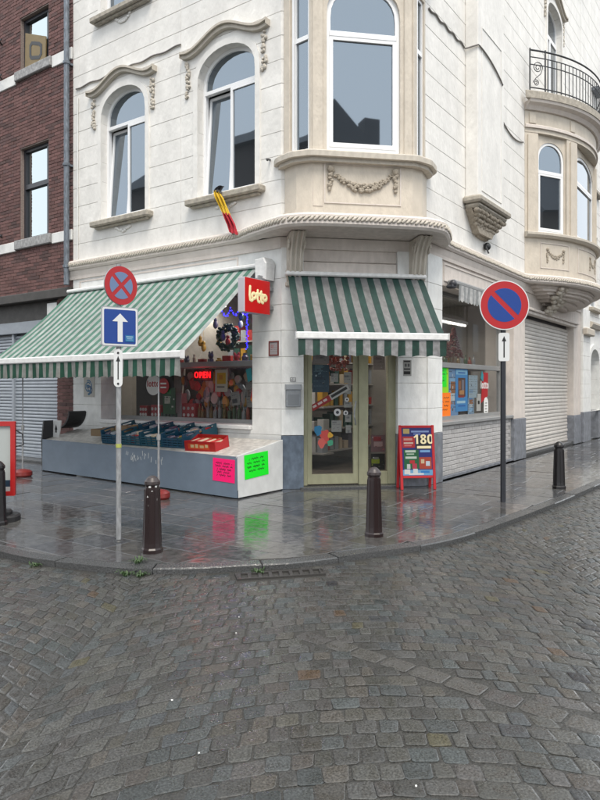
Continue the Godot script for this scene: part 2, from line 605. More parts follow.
# a flat sheet with a printed front, origin at its lower left corner
func sheet_mesh(w: float, h: float, th := 0.002) -> MB:
	var m := MB.new()
	m.picture(Vector3(0, 0, th), Vector3(w, 0, th), Vector3(w, h, th), Vector3(0, h, th), Vector3.BACK)
	m.quad(Vector3(0, 0, 0), Vector3(w, 0, 0), Vector3(w, h, 0), Vector3(0, h, 0), Vector3.FORWARD)
	m.quad(Vector3(0, 0, 0), Vector3(0, 0, th), Vector3(0, h, th), Vector3(0, h, 0), Vector3.LEFT)
	m.quad(Vector3(w, 0, 0), Vector3(w, 0, th), Vector3(w, h, th), Vector3(w, h, 0), Vector3.RIGHT)
	m.quad(Vector3(0, h, 0), Vector3(0, h, th), Vector3(w, h, th), Vector3(w, h, 0), Vector3.UP)
	m.quad(Vector3(0, 0, 0), Vector3(0, 0, th), Vector3(w, 0, th), Vector3(w, 0, 0), Vector3.DOWN)
	return m

func poster(called: String, label: String, m: Material, F: Transform3D, x: float, y: float, z: float, w: float, h: float, roll := 0.0, group := "", category := "poster") -> MeshInstance3D:
	var xf := F * Transform3D(Basis(Vector3.BACK, roll), Vector3(x, y, z))
	return single(called, sheet_mesh(w, h), m, label, category, xf, group)

func words(s: String, size: float, depth: float, m: Material, parent: Node, xf: Transform3D, called := "lettering", bold := true, serif := false) -> MeshInstance3D:
	var t := TextMesh.new()
	var f := SystemFont.new()
	f.font_names = PackedStringArray(["Droid Serif" if serif else "Droid Sans"])
	f.font_weight = 800 if bold else 400
	t.font = f
	t.text = s
	t.font_size = 64
	t.pixel_size = size / 46.0
	t.depth = depth
	return inst(called, t, m, parent, xf)

# ------------------------------------------------------------------ the scene
func _ready():
	rng.seed = 7
	# camera: level, lens shifted a little so that the horizon lies above the middle of the picture
	var cam := Camera3D.new()
	cam.name = "camera"
	cam.position = Vector3(0, EYE, 0)
	cam.near = 0.05
	cam.far = 400.0
	var sz := 2.0 * 0.05 * 400.0 / FOC
	cam.set_frustum(sz, Vector2(0, -sz * 12.0 / 800.0), 0.05, 400.0)
	add_child(cam)
	cam.current = true
	# overcast sky, weak and very soft sun
	var env := Environment.new()
	var sm := ProceduralSkyMaterial.new()
	sm.sky_top_color = Color(0.84, 0.865, 0.89)
	sm.sky_horizon_color = Color(0.88, 0.89, 0.90)
	sm.sky_curve = 0.2
	sm.ground_bottom_color = Color(0.25, 0.25, 0.25)
	sm.ground_horizon_color = Color(0.55, 0.55, 0.55)
	sm.sun_angle_max = 1.0
	sm.sky_energy_multiplier = 1.0
	var sky := Sky.new()
	sky.sky_material = sm
	env.background_mode = Environment.BG_SKY
	env.sky = sky
	env.tonemap_mode = Environment.TONE_MAPPER_LINEAR
	env.tonemap_exposure = 2.5
	env.sdfgi_enabled = true
	env.ssao_enabled = true
	env.ssil_enabled = true
	var we := WorldEnvironment.new()
	we.name = "world_environment"
	we.environment = env
	add_child(we)
	var sun := DirectionalLight3D.new()
	sun.name = "sun"
	sun.light_energy = 0.4
	sun.light_angular_distance = 25.0
	sun.light_color = Color(1.0, 0.97, 0.93)
	sun.shadow_enabled = true
	add_child(sun)
	sun.rotation_degrees = Vector3(-58, 12, 0)

	FL = Transform3D(Basis(Vector3(0.8131, 0, 0.5821), Vector3.UP, Vector3(-0.5821, 0, 0.8131)), Vector3(CL.x, 0, -CL.y))
	FC = Transform3D(Basis(Vector3(0.9866, 0, -0.1633), Vector3.UP, Vector3(0.1633, 0, 0.9866)), Vector3(CL.x, 0, -CL.y))
	FR = Transform3D(Basis(Vector3(0.5821, 0, -0.8131), Vector3.UP, Vector3(0.8131, 0, 0.5821)), Vector3(CR.x, 0, -CR.y))
	make_materials()
	build_ground()
	build_corner_building()
	build_brick_house()
	build_right_house()
	build_opposite()
	build_awnings()
	build_wall_things()
	build_counter()
	build_street_things()
	build_shop_goods()

# ------------------------------------------------------------------ ground
func smooth_line(a: PackedVector2Array, step: float) -> PackedVector2Array:
	var c := Curve2D.new()
	for i in a.size():
		var tg := (a[mini(i + 1, a.size() - 1)] - a[maxi(i - 1, 0)]) / 6.0
		c.add_point(a[i], -tg, tg)
	var out := PackedVector2Array()
	var l := c.get_baked_length()
	var n := int(l / step)
	for i in n + 1:
		out.append(c.sample_baked(l * i / n, true))
	return out

func build_ground():
	var k := P2([-14.000, -14.400, -10.500, -11.900, -8.000, -10.100, -5.000, -7.950, -3.800, -7.120, -2.972, -6.599, -2.646, -6.384, -2.348, -6.255, -1.820, -6.061, -1.620, -5.994, -1.080, -5.994, -0.858, -6.017, -0.549, -6.096, -0.093, -6.183, 0.286, -6.347, 0.485, -6.461, 0.795, -6.619, 1.234, -6.850, 1.740, -7.241, 2.329, -7.875, 3.095, -8.772, 3.804, -9.633, 5.063, -11.239, 6.663, -13.339, 9.463, -17.139, 15.063, -24.939, 29.063, -44.539])
	kerb_line = smooth_line(k, 0.25)
	# road bed
	var b := MB.new()
	b.box(Vector3(-90, -0.4, -90), Vector3(90, -0.0605, 60))
	var road := struct("road", b, M.road)
	road.set_meta("label", "wet road bed of dark grit under the cobblestones")
	# kerb stones
	var kerb := Node3D.new()
	kerb.name = "kerb"
	kerb.set_meta("kind", "structure")
	add_child(kerb)
	var inner := PackedVector2Array()
	for i in kerb_line.size():
		var d := (kerb_line[mini(i + 1, kerb_line.size() - 1)] - kerb_line[maxi(i - 1, 0)]).normalized()
		inner.append(kerb_line[i] + Vector2(d.y, -d.x) * 0.17)
	kerb_inner = inner
	var i0 := 0
	while i0 < kerb_line.size() - 1:
		var i1 := mini(i0 + (4 if rng.randf() < 0.6 else 3), kerb_line.size() - 1)
		var poly := PackedVector2Array()
		for i in range(i0, i1 + 1): poly.append(kerb_line[i])
		for i in range(i1, i0 - 1, -1): poly.append(inner[i])
		var sh := Geometry2D.offset_polygon(poly, -0.003, Geometry2D.JOIN_MITER)
		var m := MB.new()
		m.plan(sh[0] if sh.size() else poly, -0.35, rng.randf_range(-0.004, 0.004), 0.012)
		obj("kerb_stone", m, M.kerb, kerb)
		i0 = i1
	# pavement: polygon between kerb and house walls
	var pav := PackedVector2Array()
	for p in inner: pav.append(p)
	for q in [pt(FR, 52, 0.3), pt(FR, 0, 0.06), pt(FL, 0, 0.06), pt(FL, -18, 0.3)]:
		pav.append(q)
	var pm := MB.new()
	pm.plan(pav, -0.3, -0.045)
	var pn := struct("pavement", pm, M.slab_bed)
	# slabs in rows along the left street, running bond; the facades are square to each other
	var ux := Vector2(FL.basis.x.x, FL.basis.x.z)
	var uz := Vector2(FL.basis.z.x, FL.basis.z.z)
	var org := pt(FL, 0, 0)
	var lst := []
	for r in range(-56, 24):
		var x := -18.0 + rng.randf() * 0.5
		while x < 18.0:
			var w := rng.randf_range(0.48, 0.66)
			var y0 := r * 0.42
			var cen := org + ux * (x + w * 0.5) + uz * (y0 + 0.21)
			if -cen.y > 4.5 and absf(cen.x) < -cen.y * 0.47 + 2.2 and Geometry2D.is_point_in_polygon(cen, pav) or near_edge(cen, pav):
				var q := PackedVector2Array([org + ux * (x + 0.003) + uz * (y0 + 0.003), org + ux * (x + w - 0.003) + uz * (y0 + 0.003), org + ux * (x + w - 0.003) + uz * (y0 + 0.417), org + ux * (x + 0.003) + uz * (y0 + 0.417)])
				for pc in Geometry2D.intersect_polygons(q, pav):
					if poly_area(pc) > 0.004:
						lst.append([cen.length(), pc])
			x += w
	lst.sort_custom(func(a, b2): return a[0] < b2[0])
	var rest := MB.new()
	rest.colored = true
	for i in lst.size():
		var m := MB.new() if i < 300 else rest
		m.colored = true
		var g := rng.randf_range(0.062, 0.105)
		var wm := rng.randf_range(-0.004, 0.006)
		m.col = Color(g + wm, g + 0.001, g + 0.003 - wm)
		var o := Vector3(0, 0, 0)
		var cen: Vector2 = lst[i][1][0]
		# every slab lies a hair out of level
		var up := Vector3(rng.randf_range(-0.004, 0.004), 1, rng.randf_range(-0.004, 0.004)).normalized()
		var bx := Vector3(1, -up.x / up.y, 0)
		var bz := Vector3(0, -up.z / up.y, 1)
		o = Vector3(cen.x, 0, cen.y) - bx * cen.x - bz * cen.y
		m.ext(lst[i][1], o, bx, bz, Vector3.UP, -0.05, rng.randf_range(-0.002, 0.002), 0.003)
		if i < 300:
			obj("paving_slab", m, M.slab, pn)
	if rest.v.size() > 0:
		obj("paving_slabs", rest, M.slab, pn).set_meta("kind", "stuff")
	build_cobbles(road, pav)

func poly_area(p: PackedVector2Array) -> float:
	var s := 0.0
	for i in p.size():
		s += p[i].cross(p[(i + 1) % p.size()])
	return absf(s) * 0.5

func near_edge(c: Vector2, pav: PackedVector2Array) -> bool:
	if -c.y < 4.5 or absf(c.x) > -c.y * 0.47 + 2.2:
		return false
	for d in [Vector2(0.34, 0), Vector2(-0.34, 0), Vector2(0, 0.34), Vector2(0, -0.34)]:
		if Geometry2D.is_point_in_polygon(c + d, pav):
			return true
	return false

func cobble(m: MB, q: PackedVector2Array, top: float, hi: float):
	# a worn sett: four corners, shoulder rounded in two steps, domed middle
	var mid := (q[0] + q[1] + q[2] + q[3]) * 0.25
	var rings := []
	var lev := [[1.02, top - 0.05], [1.0, top - 0.0034], [0.93, top - 0.0009], [0.72, top + hi]]
	var tilt := Vector2(rng.randf_range(-0.018, 0.018), rng.randf_range(-0.018, 0.018))
	for l in lev:
		var r := []
		for i in 4:
			# cut corners so the outline has eight points
			var a := q[i].lerp(q[(i + 3) % 4], 0.10)
			var b := q[i].lerp(q[(i + 1) % 4], 0.10)
			for w in [a, b]:
				var p: Vector2 = mid + (w - mid) * l[0]
				r.append(Vector3(p.x, l[1] + tilt.dot(p - mid), p.y))
		rings.append(r)
	var cp := Vector3(mid.x, top + hi * 1.25, mid.y)
	for k in 3:
		for i in 8:
			var j := (i + 1) % 8
			var o: Vector3 = (rings[k][i] + rings[k][j]) * 0.5 - cp
			m.quad(rings[k][i], rings[k][j], rings[k + 1][j], rings[k + 1][i], Vector3(o.x, 0.06, o.z))
	for i in 8:
		m.tri(rings[3][i], rings[3][(i + 1) % 8], cp, Vector3.UP)

func cobble_tone() -> Color:
	var g := rng.randf_range(0.068, 0.108)
	var t := rng.randf()
	var c := Color(g, g * 0.99, g * 0.93)
	if t < 0.25: c = Color(g * 0.88, g * 0.97, g * 0.98)
	elif t < 0.40: c = Color(g * 1.05, g * 0.98, g * 0.86)
	elif t < 0.405: c = Color(0.105, 0.072, 0.048)
	elif t < 0.415: c = Color(0.105, 0.095, 0.06)
	elif t < 0.42: c = Color(0.028, 0.029, 0.032)
	return c

func build_cobbles(road: Node, pav: PackedVector2Array):
	var zone := Geometry2D.offset_polygon(PackedVector2Array(Array(pav)), 0.2, Geometry2D.JOIN_MITER)
	var paved: PackedVector2Array = zone[0]
	for z in zone:
		if poly_area(z) > poly_area(paved): paved = z
	var list := []
	var ln_a := Vector2(0.0, -4.55)
	var ln_b := Vector2(1.75, -3.05)
	var ld := (ln_b - ln_a).normalized()
	var W := 3.9
	var R := 2.75
	var tm := asin(W * 0.5 / R)
	var grate_o := grate_frame()
	for colm in range(-3, 4):
		var cx := 0.55 + colm * W
		var off := 0.37 * (colm & 1)
		for row in range(6, 160):
			var rh := 0.128
			var b0 := row * rh + off
			var n := 37
			var cuts := [-tm]
			for i in range(1, n):
				cuts.append(-tm + 2.0 * tm * (i + rng.randf_range(-0.27, 0.27) + (0.25 if row & 1 else -0.25)) / n)
			cuts.append(tm)
			for i in n:
				var q := PackedVector2Array()
				var g := 0.0035
				for e in [[cuts[i], 0.0, 1, 1], [cuts[i + 1], 0.0, -1, 1], [cuts[i + 1], rh, -1, -1], [cuts[i], rh, 1, -1]]:
					var th: float = e[0] + e[2] * g / R
					var bb: float = b0 + e[1] + e[3] * g
					q.append(Vector2(cx + R * sin(th) + rng.randf_range(-0.010, 0.010), -(bb + R * cos(th) - R * cos(tm) + rng.randf_range(-0.010, 0.010))))
				var mid := (q[0] + q[1] + q[2] + q[3]) * 0.25
				var D := -mid.y
				if D < 1.7 or D > 22.0 or absf(mid.x) > D * 0.47 + 1.0:
					continue
				if Geometry2D.is_point_in_polygon(mid, paved):
					continue
				var rel := mid - ln_a
				var along := rel.dot(ld)
				if along > -0.05 and along < 2.35 and absf(rel.cross(ld)) < 0.105:
					continue
				var gl := grate_o * mid
				if absf(gl.x) < 0.43 and absf(gl.y) < 0.12:
					continue
				list.append([mid.length(), q])
	# one line of larger, paler setts crosses the arcs
	var s := 0.0
	while s < 2.3:
		var l := rng.randf_range(0.2, 0.27)
		var nn := Vector2(-ld.y, ld.x)
		var q := PackedVector2Array([ln_a + ld * (s + 0.008) - nn * 0.075, ln_a + ld * (s + l - 0.008) - nn * rng.randf_range(0.065, 0.08), ln_a + ld * (s + l - 0.008) + nn * 0.075, ln_a + ld * (s + 0.008) + nn * rng.randf_range(0.065, 0.08)])
		list.append([0.5, q])
		s += l
	list.sort_custom(func(a, b): return a[0] < b[0])
	var rest := MB.new()
	rest.colored = true
	for i in list.size():
		var m := MB.new() if i < 300 else rest
		m.colored = true
		m.col = cobble_tone()
		if list[i][0] < 1.0:
			var g := rng.randf_range(0.09, 0.12)
			m.col = Color(g, g * 0.97, g * 0.9)
		var q: PackedVector2Array = list[i][1]
		var mid := (q[0] + q[2]) * 0.5
		# the road dips and heaves gently
		var lift := 0.0015 * sin(mid.x * 1.7 + 0.6) * sin(mid.y * 1.3)
		cobble(m, q, -0.055 + lift + rng.randf_range(-0.002, 0.0015), rng.randf_range(0.0, 0.0015))
		if i < 300:
			obj("cobblestone", m, M.cobble, road)
	obj("cobblestones", rest, M.cobble, road).set_meta("kind", "stuff")

func grate_frame() -> Transform2D:      # plan point -> gutter drain axes
	var a := Vector2(-0.536, -5.90)
	var b := Vector2(0.183, -6.06)
	var d := (b - a).normalized()
	return Transform2D(d, Vector2(-d.y, d.x), (a + b) * 0.5).affine_inverse()

# ------------------------------------------------------------------ walls
# courses of a wall, each a slab of its own with recessed joints; openings are cut out
func course_wall(parent: Node, F: Transform3D, x0: float, x1: float, ys: Array, holes: Array, m: Material, joint: Material, th := 0.3, splits := [], front := 0.0):
	var core := MB.new()
	var w := node("wall", parent, F)
	for i in ys.size() - 1:
		var xs := [x0] + splits + [x1]
		for k in xs.size() - 1:
			var gl := 0.0 if k == 0 else 0.003
			var gr := 0.0 if k == xs.size() - 2 else 0.003
			var pcs := [rect(xs[k] + gl, ys[i] + 0.004, xs[k + 1] - gr, ys[i + 1] - 0.004)]
			for h in holes:
				var nx := []
				for p in pcs:
					for r in Geometry2D.clip_polygons(p, h):
						if not Geometry2D.is_polygon_clockwise(r) and poly_area(r) > 0.0004:
							nx.append(r)
				pcs = nx
			for p in pcs:
				var b := MB.new()
				b.prism(p, front - th, front + rng.randf_range(-0.0015, 0.0015), 0.003)
				obj("stone_course", b, m, w)
		# bed of the joint
		if i > 0:
			var jn := [rect(x0, ys[i] - 0.0045, x1, ys[i] + 0.0045)]
			for h in holes:
				var nx := []
				for p in jn:
					for r in Geometry2D.clip_polygons(p, h):
						if not Geometry2D.is_polygon_clockwise(r):
							nx.append(r)
				jn = nx
			for p in jn:
				core.prism(p, front - th + 0.01, front - 0.009)
	for sx in splits:
		var jn := [rect(sx - 0.0035, ys[0], sx + 0.0035, ys[-1])]
		for h in holes:
			var nx := []
			for p in jn:
				for r in Geometry2D.clip_polygons(p, h):
					nx.append(r)
			jn = nx
		for p in jn:
			core.prism(p, front - th + 0.012, front - 0.0105)
	if core.v.size() > 0:
		obj("mortar_joints", core, joint, w).set_meta("kind", "stuff")
	return w

func levels(a: float, b: float, step: float) -> Array:
	var out := [a]
	var y := a
	while y + step * 1.4 < b:
		y += step
		out.append(y)
	out.append(b)
	return out

func pierced(m: MB, outer: PackedVector2Array, hole: PackedVector2Array, z0: float, z1: float, bv := 0.0):
	var cx := (hole[0].x + hole[1].x) * 0.5
	for h in [rect(-99, -99, cx, 99), rect(cx, -99, 99, 99)]:
		for a in Geometry2D.intersect_polygons(outer, h):
			for p in Geometry2D.clip_polygons(a, hole):
				if not Geometry2D.is_polygon_clockwise(p):
					m.prism(p, z0, z1, bv)

func blobs(m: MB, a: Vector3, b: Vector3, n: int, r: float, jit: float):
	for i in n:
		var p := a.lerp(b, (i + 0.5) / n)
		m.ball(p + Vector3(rng.randf_range(-jit, jit), rng.randf_range(-jit, jit), 0.0), Vector3(r * rng.randf_range(0.6, 1.2), r * rng.randf_range(0.6, 1.2), r * 0.6), 6, 4)

# festoon of leaves hanging between two points, with tassels at the ends
func garland(x0: float, x1: float, y: float, sag: float, z: float, r: float, drop: float) -> MB:
	var m := MB.new()
	var n := int((x1 - x0) / (r * 0.55))
	for i in n + 1:
		var t := float(i) / n
		var rr := r * (0.55 + 0.65 * sin(PI * t))
		var p := Vector3(lerpf(x0, x1, t), y - sag * (1.0 - pow(2.0 * t - 1.0, 2)), z)
		for s in 4:
			m.ball(p + Vector3(rng.randf_range(-0.4, 0.4) * rr, rng.randf_range(-0.75, 0.75) * rr, 0), Vector3(rr * 0.45, rr * 0.36, rr * 0.4), 6, 4)
	for x in [x0, x1]:
		m.ball(Vector3(x, y + 0.01, z), Vector3(r * 0.9, r * 0.9, r * 0.7), 8, 5)
		blobs(m, Vector3(x, y - 0.02, z), Vector3(x, y - drop, z), int(drop / (r * 0.5)), r * 0.62, r * 0.35)
	return m

func arched_window(b: Node, F: Transform3D, xc: float, w: float, y0: float, ys: float, yt: float, tr: float, ajar: bool, hood: bool):
	var win := node("window", b, F)
	var x0 := xc - w * 0.5
	var x1 := xc + w * 0.5
	# surround moulding
	var m := MB.new()
	m.ring(arch(x0 - 0.10, x1 + 0.10, y0, ys + 0.04, yt + 0.11), arch(x0, x1, y0 + 0.001, ys, yt), -0.02, 0.03)
	obj("surround", m, M.white, win)
	m = MB.new()
	m.ring(arch(x0, x1, y0, ys, yt), arch(x0 + 0.06, x1 - 0.06, y0 + 0.07, ys - 0.02, yt - 0.06), -0.2, -0.13)
	obj("frame", m, M.upvc, win)
	m = MB.new()
	m.box(Vector3(x0 + 0.05, tr - 0.035, -0.195), Vector3(x1 - 0.05, tr + 0.035, -0.115), 0.006)
	obj("transom", m, M.upvc, win)
	m = MB.new()
	m.prism(arch(x0 + 0.04, x1 - 0.04, tr, ys - 0.01, yt - 0.04), -0.168, -0.162)
	obj("pane", m, M.pane, win)
	# two casements under the transom; the left one may be tilted inwards
	for s in [0, 1]:
		var a := x0 + 0.05 if s == 0 else xc
		var c := xc if s == 0 else x1 - 0.05
		m = MB.new()
		var p := MB.new()
		var h := tr - 0.035 - y0 - 0.06
		m.ring(rect(0, 0, c - a, h), rect(0.05, 0.05, c - a - 0.05, h - 0.05), -0.03, 0.03)
		p.box(Vector3(0.045, 0.045, -0.005), Vector3(c - a - 0.045, h - 0.045, 0.004))
		var xf := Transform3D(Basis(Vector3.RIGHT, -0.07 if ajar and s == 0 else 0.0), Vector3(a, y0 + 0.06, -0.15 if s == 0 and ajar else -0.14))
		obj("casement", m, M.upvc_open, win, xf)
		obj("pane", p, M.pane, win, xf)
	# net curtain behind
	m = MB.new()
	for i in 24:
		var xa := lerpf(x0 + 0.04, x1 - 0.04, i / 24.0)
		var xb := lerpf(x0 + 0.04, x1 - 0.04, (i + 1) / 24.0)
		if i > 8 and i < 15: continue
		m.quad(Vector3(xa, y0, -0.33 - 0.015 * (i & 1)), Vector3(xb, y0, -0.33 - 0.015 * ((i + 1) & 1)), Vector3(xb, tr, -0.33 - 0.015 * ((i + 1) & 1)), Vector3(xa, tr, -0.33 - 0.015 * (i & 1)), Vector3.BACK)
	obj("curtain", m, M.curtain, win)
	# stone sill with small carving under it
	m = MB.new()
	m.box(Vector3(x0 - 0.2, y0 - 0.11, -0.12), Vector3(x1 + 0.2, y0, 0.16), 0.02)
	m.box(Vector3(x0 - 0.12, y0 - 0.15, 0.002), Vector3(x1 + 0.12, y0 - 0.105, 0.09), 0.015)
	obj("sill", m, M.sill, win)
	m = MB.new()
	for i in 9:
		var t := (i - 4) / 4.0
		m.ball(Vector3(xc + t * 0.2, y0 - 0.19 - 0.09 * (1.0 - absf(t)) + rng.randf_range(-0.02, 0.02), 0.012), Vector3(0.05, 0.03, 0.02), 6, 4)
	obj("carving", m, M.white, win)
	if hood:
		# eyebrow moulding with turned out ends, and a string of leaves hanging from each
		var pts := PackedVector3Array()
		for i in 33:
			var t := i / 16.0 - 1.0
			var at_ := absf(t)
			var y := yt + 0.0 + 0.26 * (0.5 + 0.5 * cos(PI * minf(at_ / 0.86, 1.0)))
			if at_ > 0.86: y += 0.03 * (at_ - 0.86) / 0.14
			pts.append(Vector3(xc - 0.03 + t * 0.98, y, 0.0))
		m = MB.new()
		for i in 32:
			for prf in [[0.0, 0.0, 0.065, 0.08], [0.0, 0.065, 0.105, 0.125]]:
				var a := pts[i]
				var c := pts[i + 1]
				var l0: float = prf[1] if prf[1] > 0 else 0.0
				var l1: float = prf[2]
				var zz: float = prf[3]
				m.quad(a + Vector3(0, l0, zz), c + Vector3(0, l0, zz), c + Vector3(0, l1, zz), a + Vector3(0, l1, zz), Vector3.BACK)
				m.quad(a + Vector3(0, l1, 0), c + Vector3(0, l1, 0), c + Vector3(0, l1, zz), a + Vector3(0, l1, zz), Vector3.UP)
				m.quad(a + Vector3(0, l0, 0), c + Vector3(0, l0, 0), c + Vector3(0, l0, zz), a + Vector3(0, l0, zz), Vector3.DOWN)
		for e in [0, 32]:
			m.box(pts[e] + Vector3(-0.004, 0.0, 0.0), pts[e] + Vector3(0.004, 0.105, 0.123))
		obj("hood_mould", m, M.carved, win)
		for sx in [-1, 1]:
			m = MB.new()
			blobs(m, Vector3(xc - 0.03 + sx * 0.87, yt - 0.04, 0.03), Vector3(xc - 0.03 + sx * 0.87, yt - 0.66, 0.02), 26, 0.038, 0.04)
			obj("leaf_drop", m, M.carved, win)

func room_shell(x0: float, x1: float, y0: float, y1: float, d: float) -> MB:      # walls, floor and ceiling of the room behind a window, with thickness
	var m := MB.new()
	m.box(Vector3(x0, y0, -d - 0.1), Vector3(x1, y1, -d))
	m.box(Vector3(x0 - 0.1, y0, -d - 0.1), Vector3(x0, y1, -0.31))
	m.box(Vector3(x1, y0, -d - 0.1), Vector3(x1 + 0.1, y1, -0.31))
	m.box(Vector3(x0 - 0.1, y0 - 0.1, -d - 0.1), Vector3(x1 + 0.1, y0, -0.31))
	m.box(Vector3(x0 - 0.1, y1, -d - 0.1), Vector3(x1 + 0.1, y1 + 0.1, -0.31))
	return m

func bend(path: PackedVector2Array, n_out: float) -> PackedVector3Array:
	var out := PackedVector3Array()
	for p in path:
		out.append(Vector3(p.x, 0, p.y))
	return out

func arc_pt(ph: float, off := 0.0) -> Vector3:       # bow window: arc in the right facade's axes
	var r := 3.764 + off
	return Vector3(7.85 + r * sin(deg_to_rad(ph)), 0, -2.814 + r * cos(deg_to_rad(ph)))

func arc_path(a: float, b: float, off := 0.0, n := 28) -> PackedVector3Array:
	var p := PackedVector3Array()
	for i in n + 1:
		p.append(arc_pt(lerpf(a, b, float(i) / n), off))
	return p

func build_corner_building():
	var b := thing("corner_building", "white corner house with cream bay windows above the striped shop awnings", "building")
	var hi := levels(4.2, 14.8, 0.385)
	# upper walls
	var h1 := arch(-4.49, -3.19, 4.93, 6.9, 7.46)
	var h2 := arch(-1.83, -0.52, 4.93, 6.9, 7.46)
	var h3 := arch(-4.49, -3.19, 9.0, 10.9, 11.1)
	var h4 := arch(-1.83, -0.52, 9.0, 10.9, 11.1)
	course_wall(b, FL, -5.42, 0.0, hi, [h1, h2, h3, h4], M.white, M.white_joint, 0.3, [-5.22, -2.27])
	course_wall(b, FC, 0.0, LCH, hi, [rect(0.45, 5.2, 2.0, 8.1)], M.white, M.white_joint)
	course_wall(b, FR, 0.0, 10.78, hi, [arch(7.2, 8.6, 8.45, 11.2, 11.6)], M.white, M.white_joint)
	arched_window(b, FL, -3.84, 1.30, 4.93, 6.9, 7.46, 6.80, true, true)
	arched_window(b, FL, -1.175, 1.31, 4.93, 6.9, 7.46, 6.82, true, true)
	arched_window(b, FL, -3.84, 1.30, 9.0, 10.9, 11.1, 10.6, false, false)
	arched_window(b, FL, -1.175, 1.31, 9.0, 10.9, 11.1, 10.6, false, false)
	arched_window(b, FR, 7.9, 1.4, 8.45, 11.2, 11.6, 10.85, false, true)
	# roof, floors, back walls
	var f := [pt(FL, -5.42, -0.28), pt(FL, 0.05, -0.28), pt(FR, -0.05, -0.28), pt(FR, 10.7, -0.28)]
	var back := pt(FL, -5.42, -10.9)
	f.append(Vector2(pt(FR, 10.7, 0).x - (FR.basis.z.x) * 6.4, pt(FR, 10.7, 0).y - FR.basis.z.z * 6.4))
	f.append(back)
	var poly := PackedVector2Array(f)
	var m := MB.new()
	for yy in [[3.62, 3.95, "floor_slab"], [8.15, 8.4, "floor_slab"], [14.8, 15.1, "roof_slab"]]:
		m = MB.new()
		m.plan(poly, yy[0], yy[1])
		obj(yy[2], m, M.white_low, b)
	m = MB.new()
	m.plan(poly, -0.2, 0.03)
	obj("shop_floor", m, M.shop_floor, b)
	m = MB.new()
	m.box(Vector3(-5.42, 0, -10.9), Vector3(-5.2, 14.8, -0.3))
	obj("party_wall", m, M.shop_wall, b, FL)
	m = MB.new()
	m.box(Vector3(10.56, 0, -6.4), Vector3(10.78, 14.8, -0.3))
	m.box(Vector3(-0.9, 0.03, -5.0), Vector3(5.14, 3.6, -4.8))
	m.box(Vector3(5.15, 0, -5.0), Vector3(5.3, 3.6, -0.36))
	obj("party_wall", m, M.shop_wall, b, FR)
	m = MB.new()
	m.box(Vector3(-5.2, 0.03, -4.7), Vector3(0.4, 3.6, -4.5))
	obj("partition", m, M.shop_wall, b, FL)
	for yy in [[3.96, 8.14], [8.41, 14.79]]:
		m = MB.new()
		m.box(Vector3(-5.19, yy[0], -4.7), Vector3(1.35, yy[1], -4.5))
		obj("partition", m, M.shop_wall, b, FL)
		m = MB.new()
		m.box(Vector3(2.9, yy[0], -4.9), Vector3(3.1, yy[1], -0.31))
		m.box(Vector3(3.1, yy[0], -4.9), Vector3(10.5, yy[1], -4.7))
		obj("partition", m, M.shop_wall, b, FR)
	m = MB.new()
	m.box(Vector3(-5.5, 14.35, -0.1), Vector3(0.25, 14.75, 0.45), 0.04)
	obj("eaves_cornice", m, M.carved, b, FL)
	m = MB.new()
	m.box(Vector3(-0.3, 14.36, -0.1), Vector3(LCH + 0.3, 14.76, 0.42), 0.04)
	obj("eaves_cornice", m, M.carved, b, FC)
	m = MB.new()
	m.box(Vector3(-0.25, 14.35, -0.1), Vector3(10.8, 14.75, 0.45), 0.04)
	obj("eaves_cornice", m, M.carved, b, FR)
	build_cornice(b)
	build_corner_bay(b)
	build_bow(b)
	build_ground_floor(b)
	# chimney breast on a carved corbel
	var cb := node("chimney_breast", b, FR)
	m = MB.new()
	m.box(Vector3(1.74, 5.18, 0.002), Vector3(3.18, 14.3, 0.25), 0.012)
	obj("shaft", m, M.white, cb)
	m = MB.new()
	m.ring(rect(1.92, 5.32, 3.02, 8.4), rect(1.94, 5.34, 3.0, 8.38), 0.245, 0.262)
	obj("panel_bead", m, M.white, cb)
	m = MB.new()
	m.box(Vector3(1.60, 5.06, 0.0), Vector3(3.32, 5.18, 0.36), 0.03)
	m.box(Vector3(1.68, 4.98, 0.0), Vector3(3.24, 5.065, 0.30), 0.03)
	obj("corbel_ledge", m, M.sill, cb)
	m = MB.new()
	for r in 6:
		var t := r / 5.0
		var hw := lerpf(0.74, 0.28, t)
		for i in 15:
			var x := lerpf(-hw, hw, i / 14.0)
			m.ball(Vector3(2.46 + x + rng.randf_range(-0.02, 0.02), 4.94 - t * 0.34 + rng.randf_range(-0.02, 0.02), 0.03 + 0.2 * (1.0 - t)), Vector3(0.06, 0.05, 0.06), 6, 4)
	m.ext(P2([1.72, 4.98, 3.2, 4.98, 2.8, 4.58, 2.1, 4.58]), Vector3.ZERO, Vector3.RIGHT, Vector3.UP, Vector3.BACK, 0.0, 0.14)
	obj("corbel_carving", m, M.relief, cb)

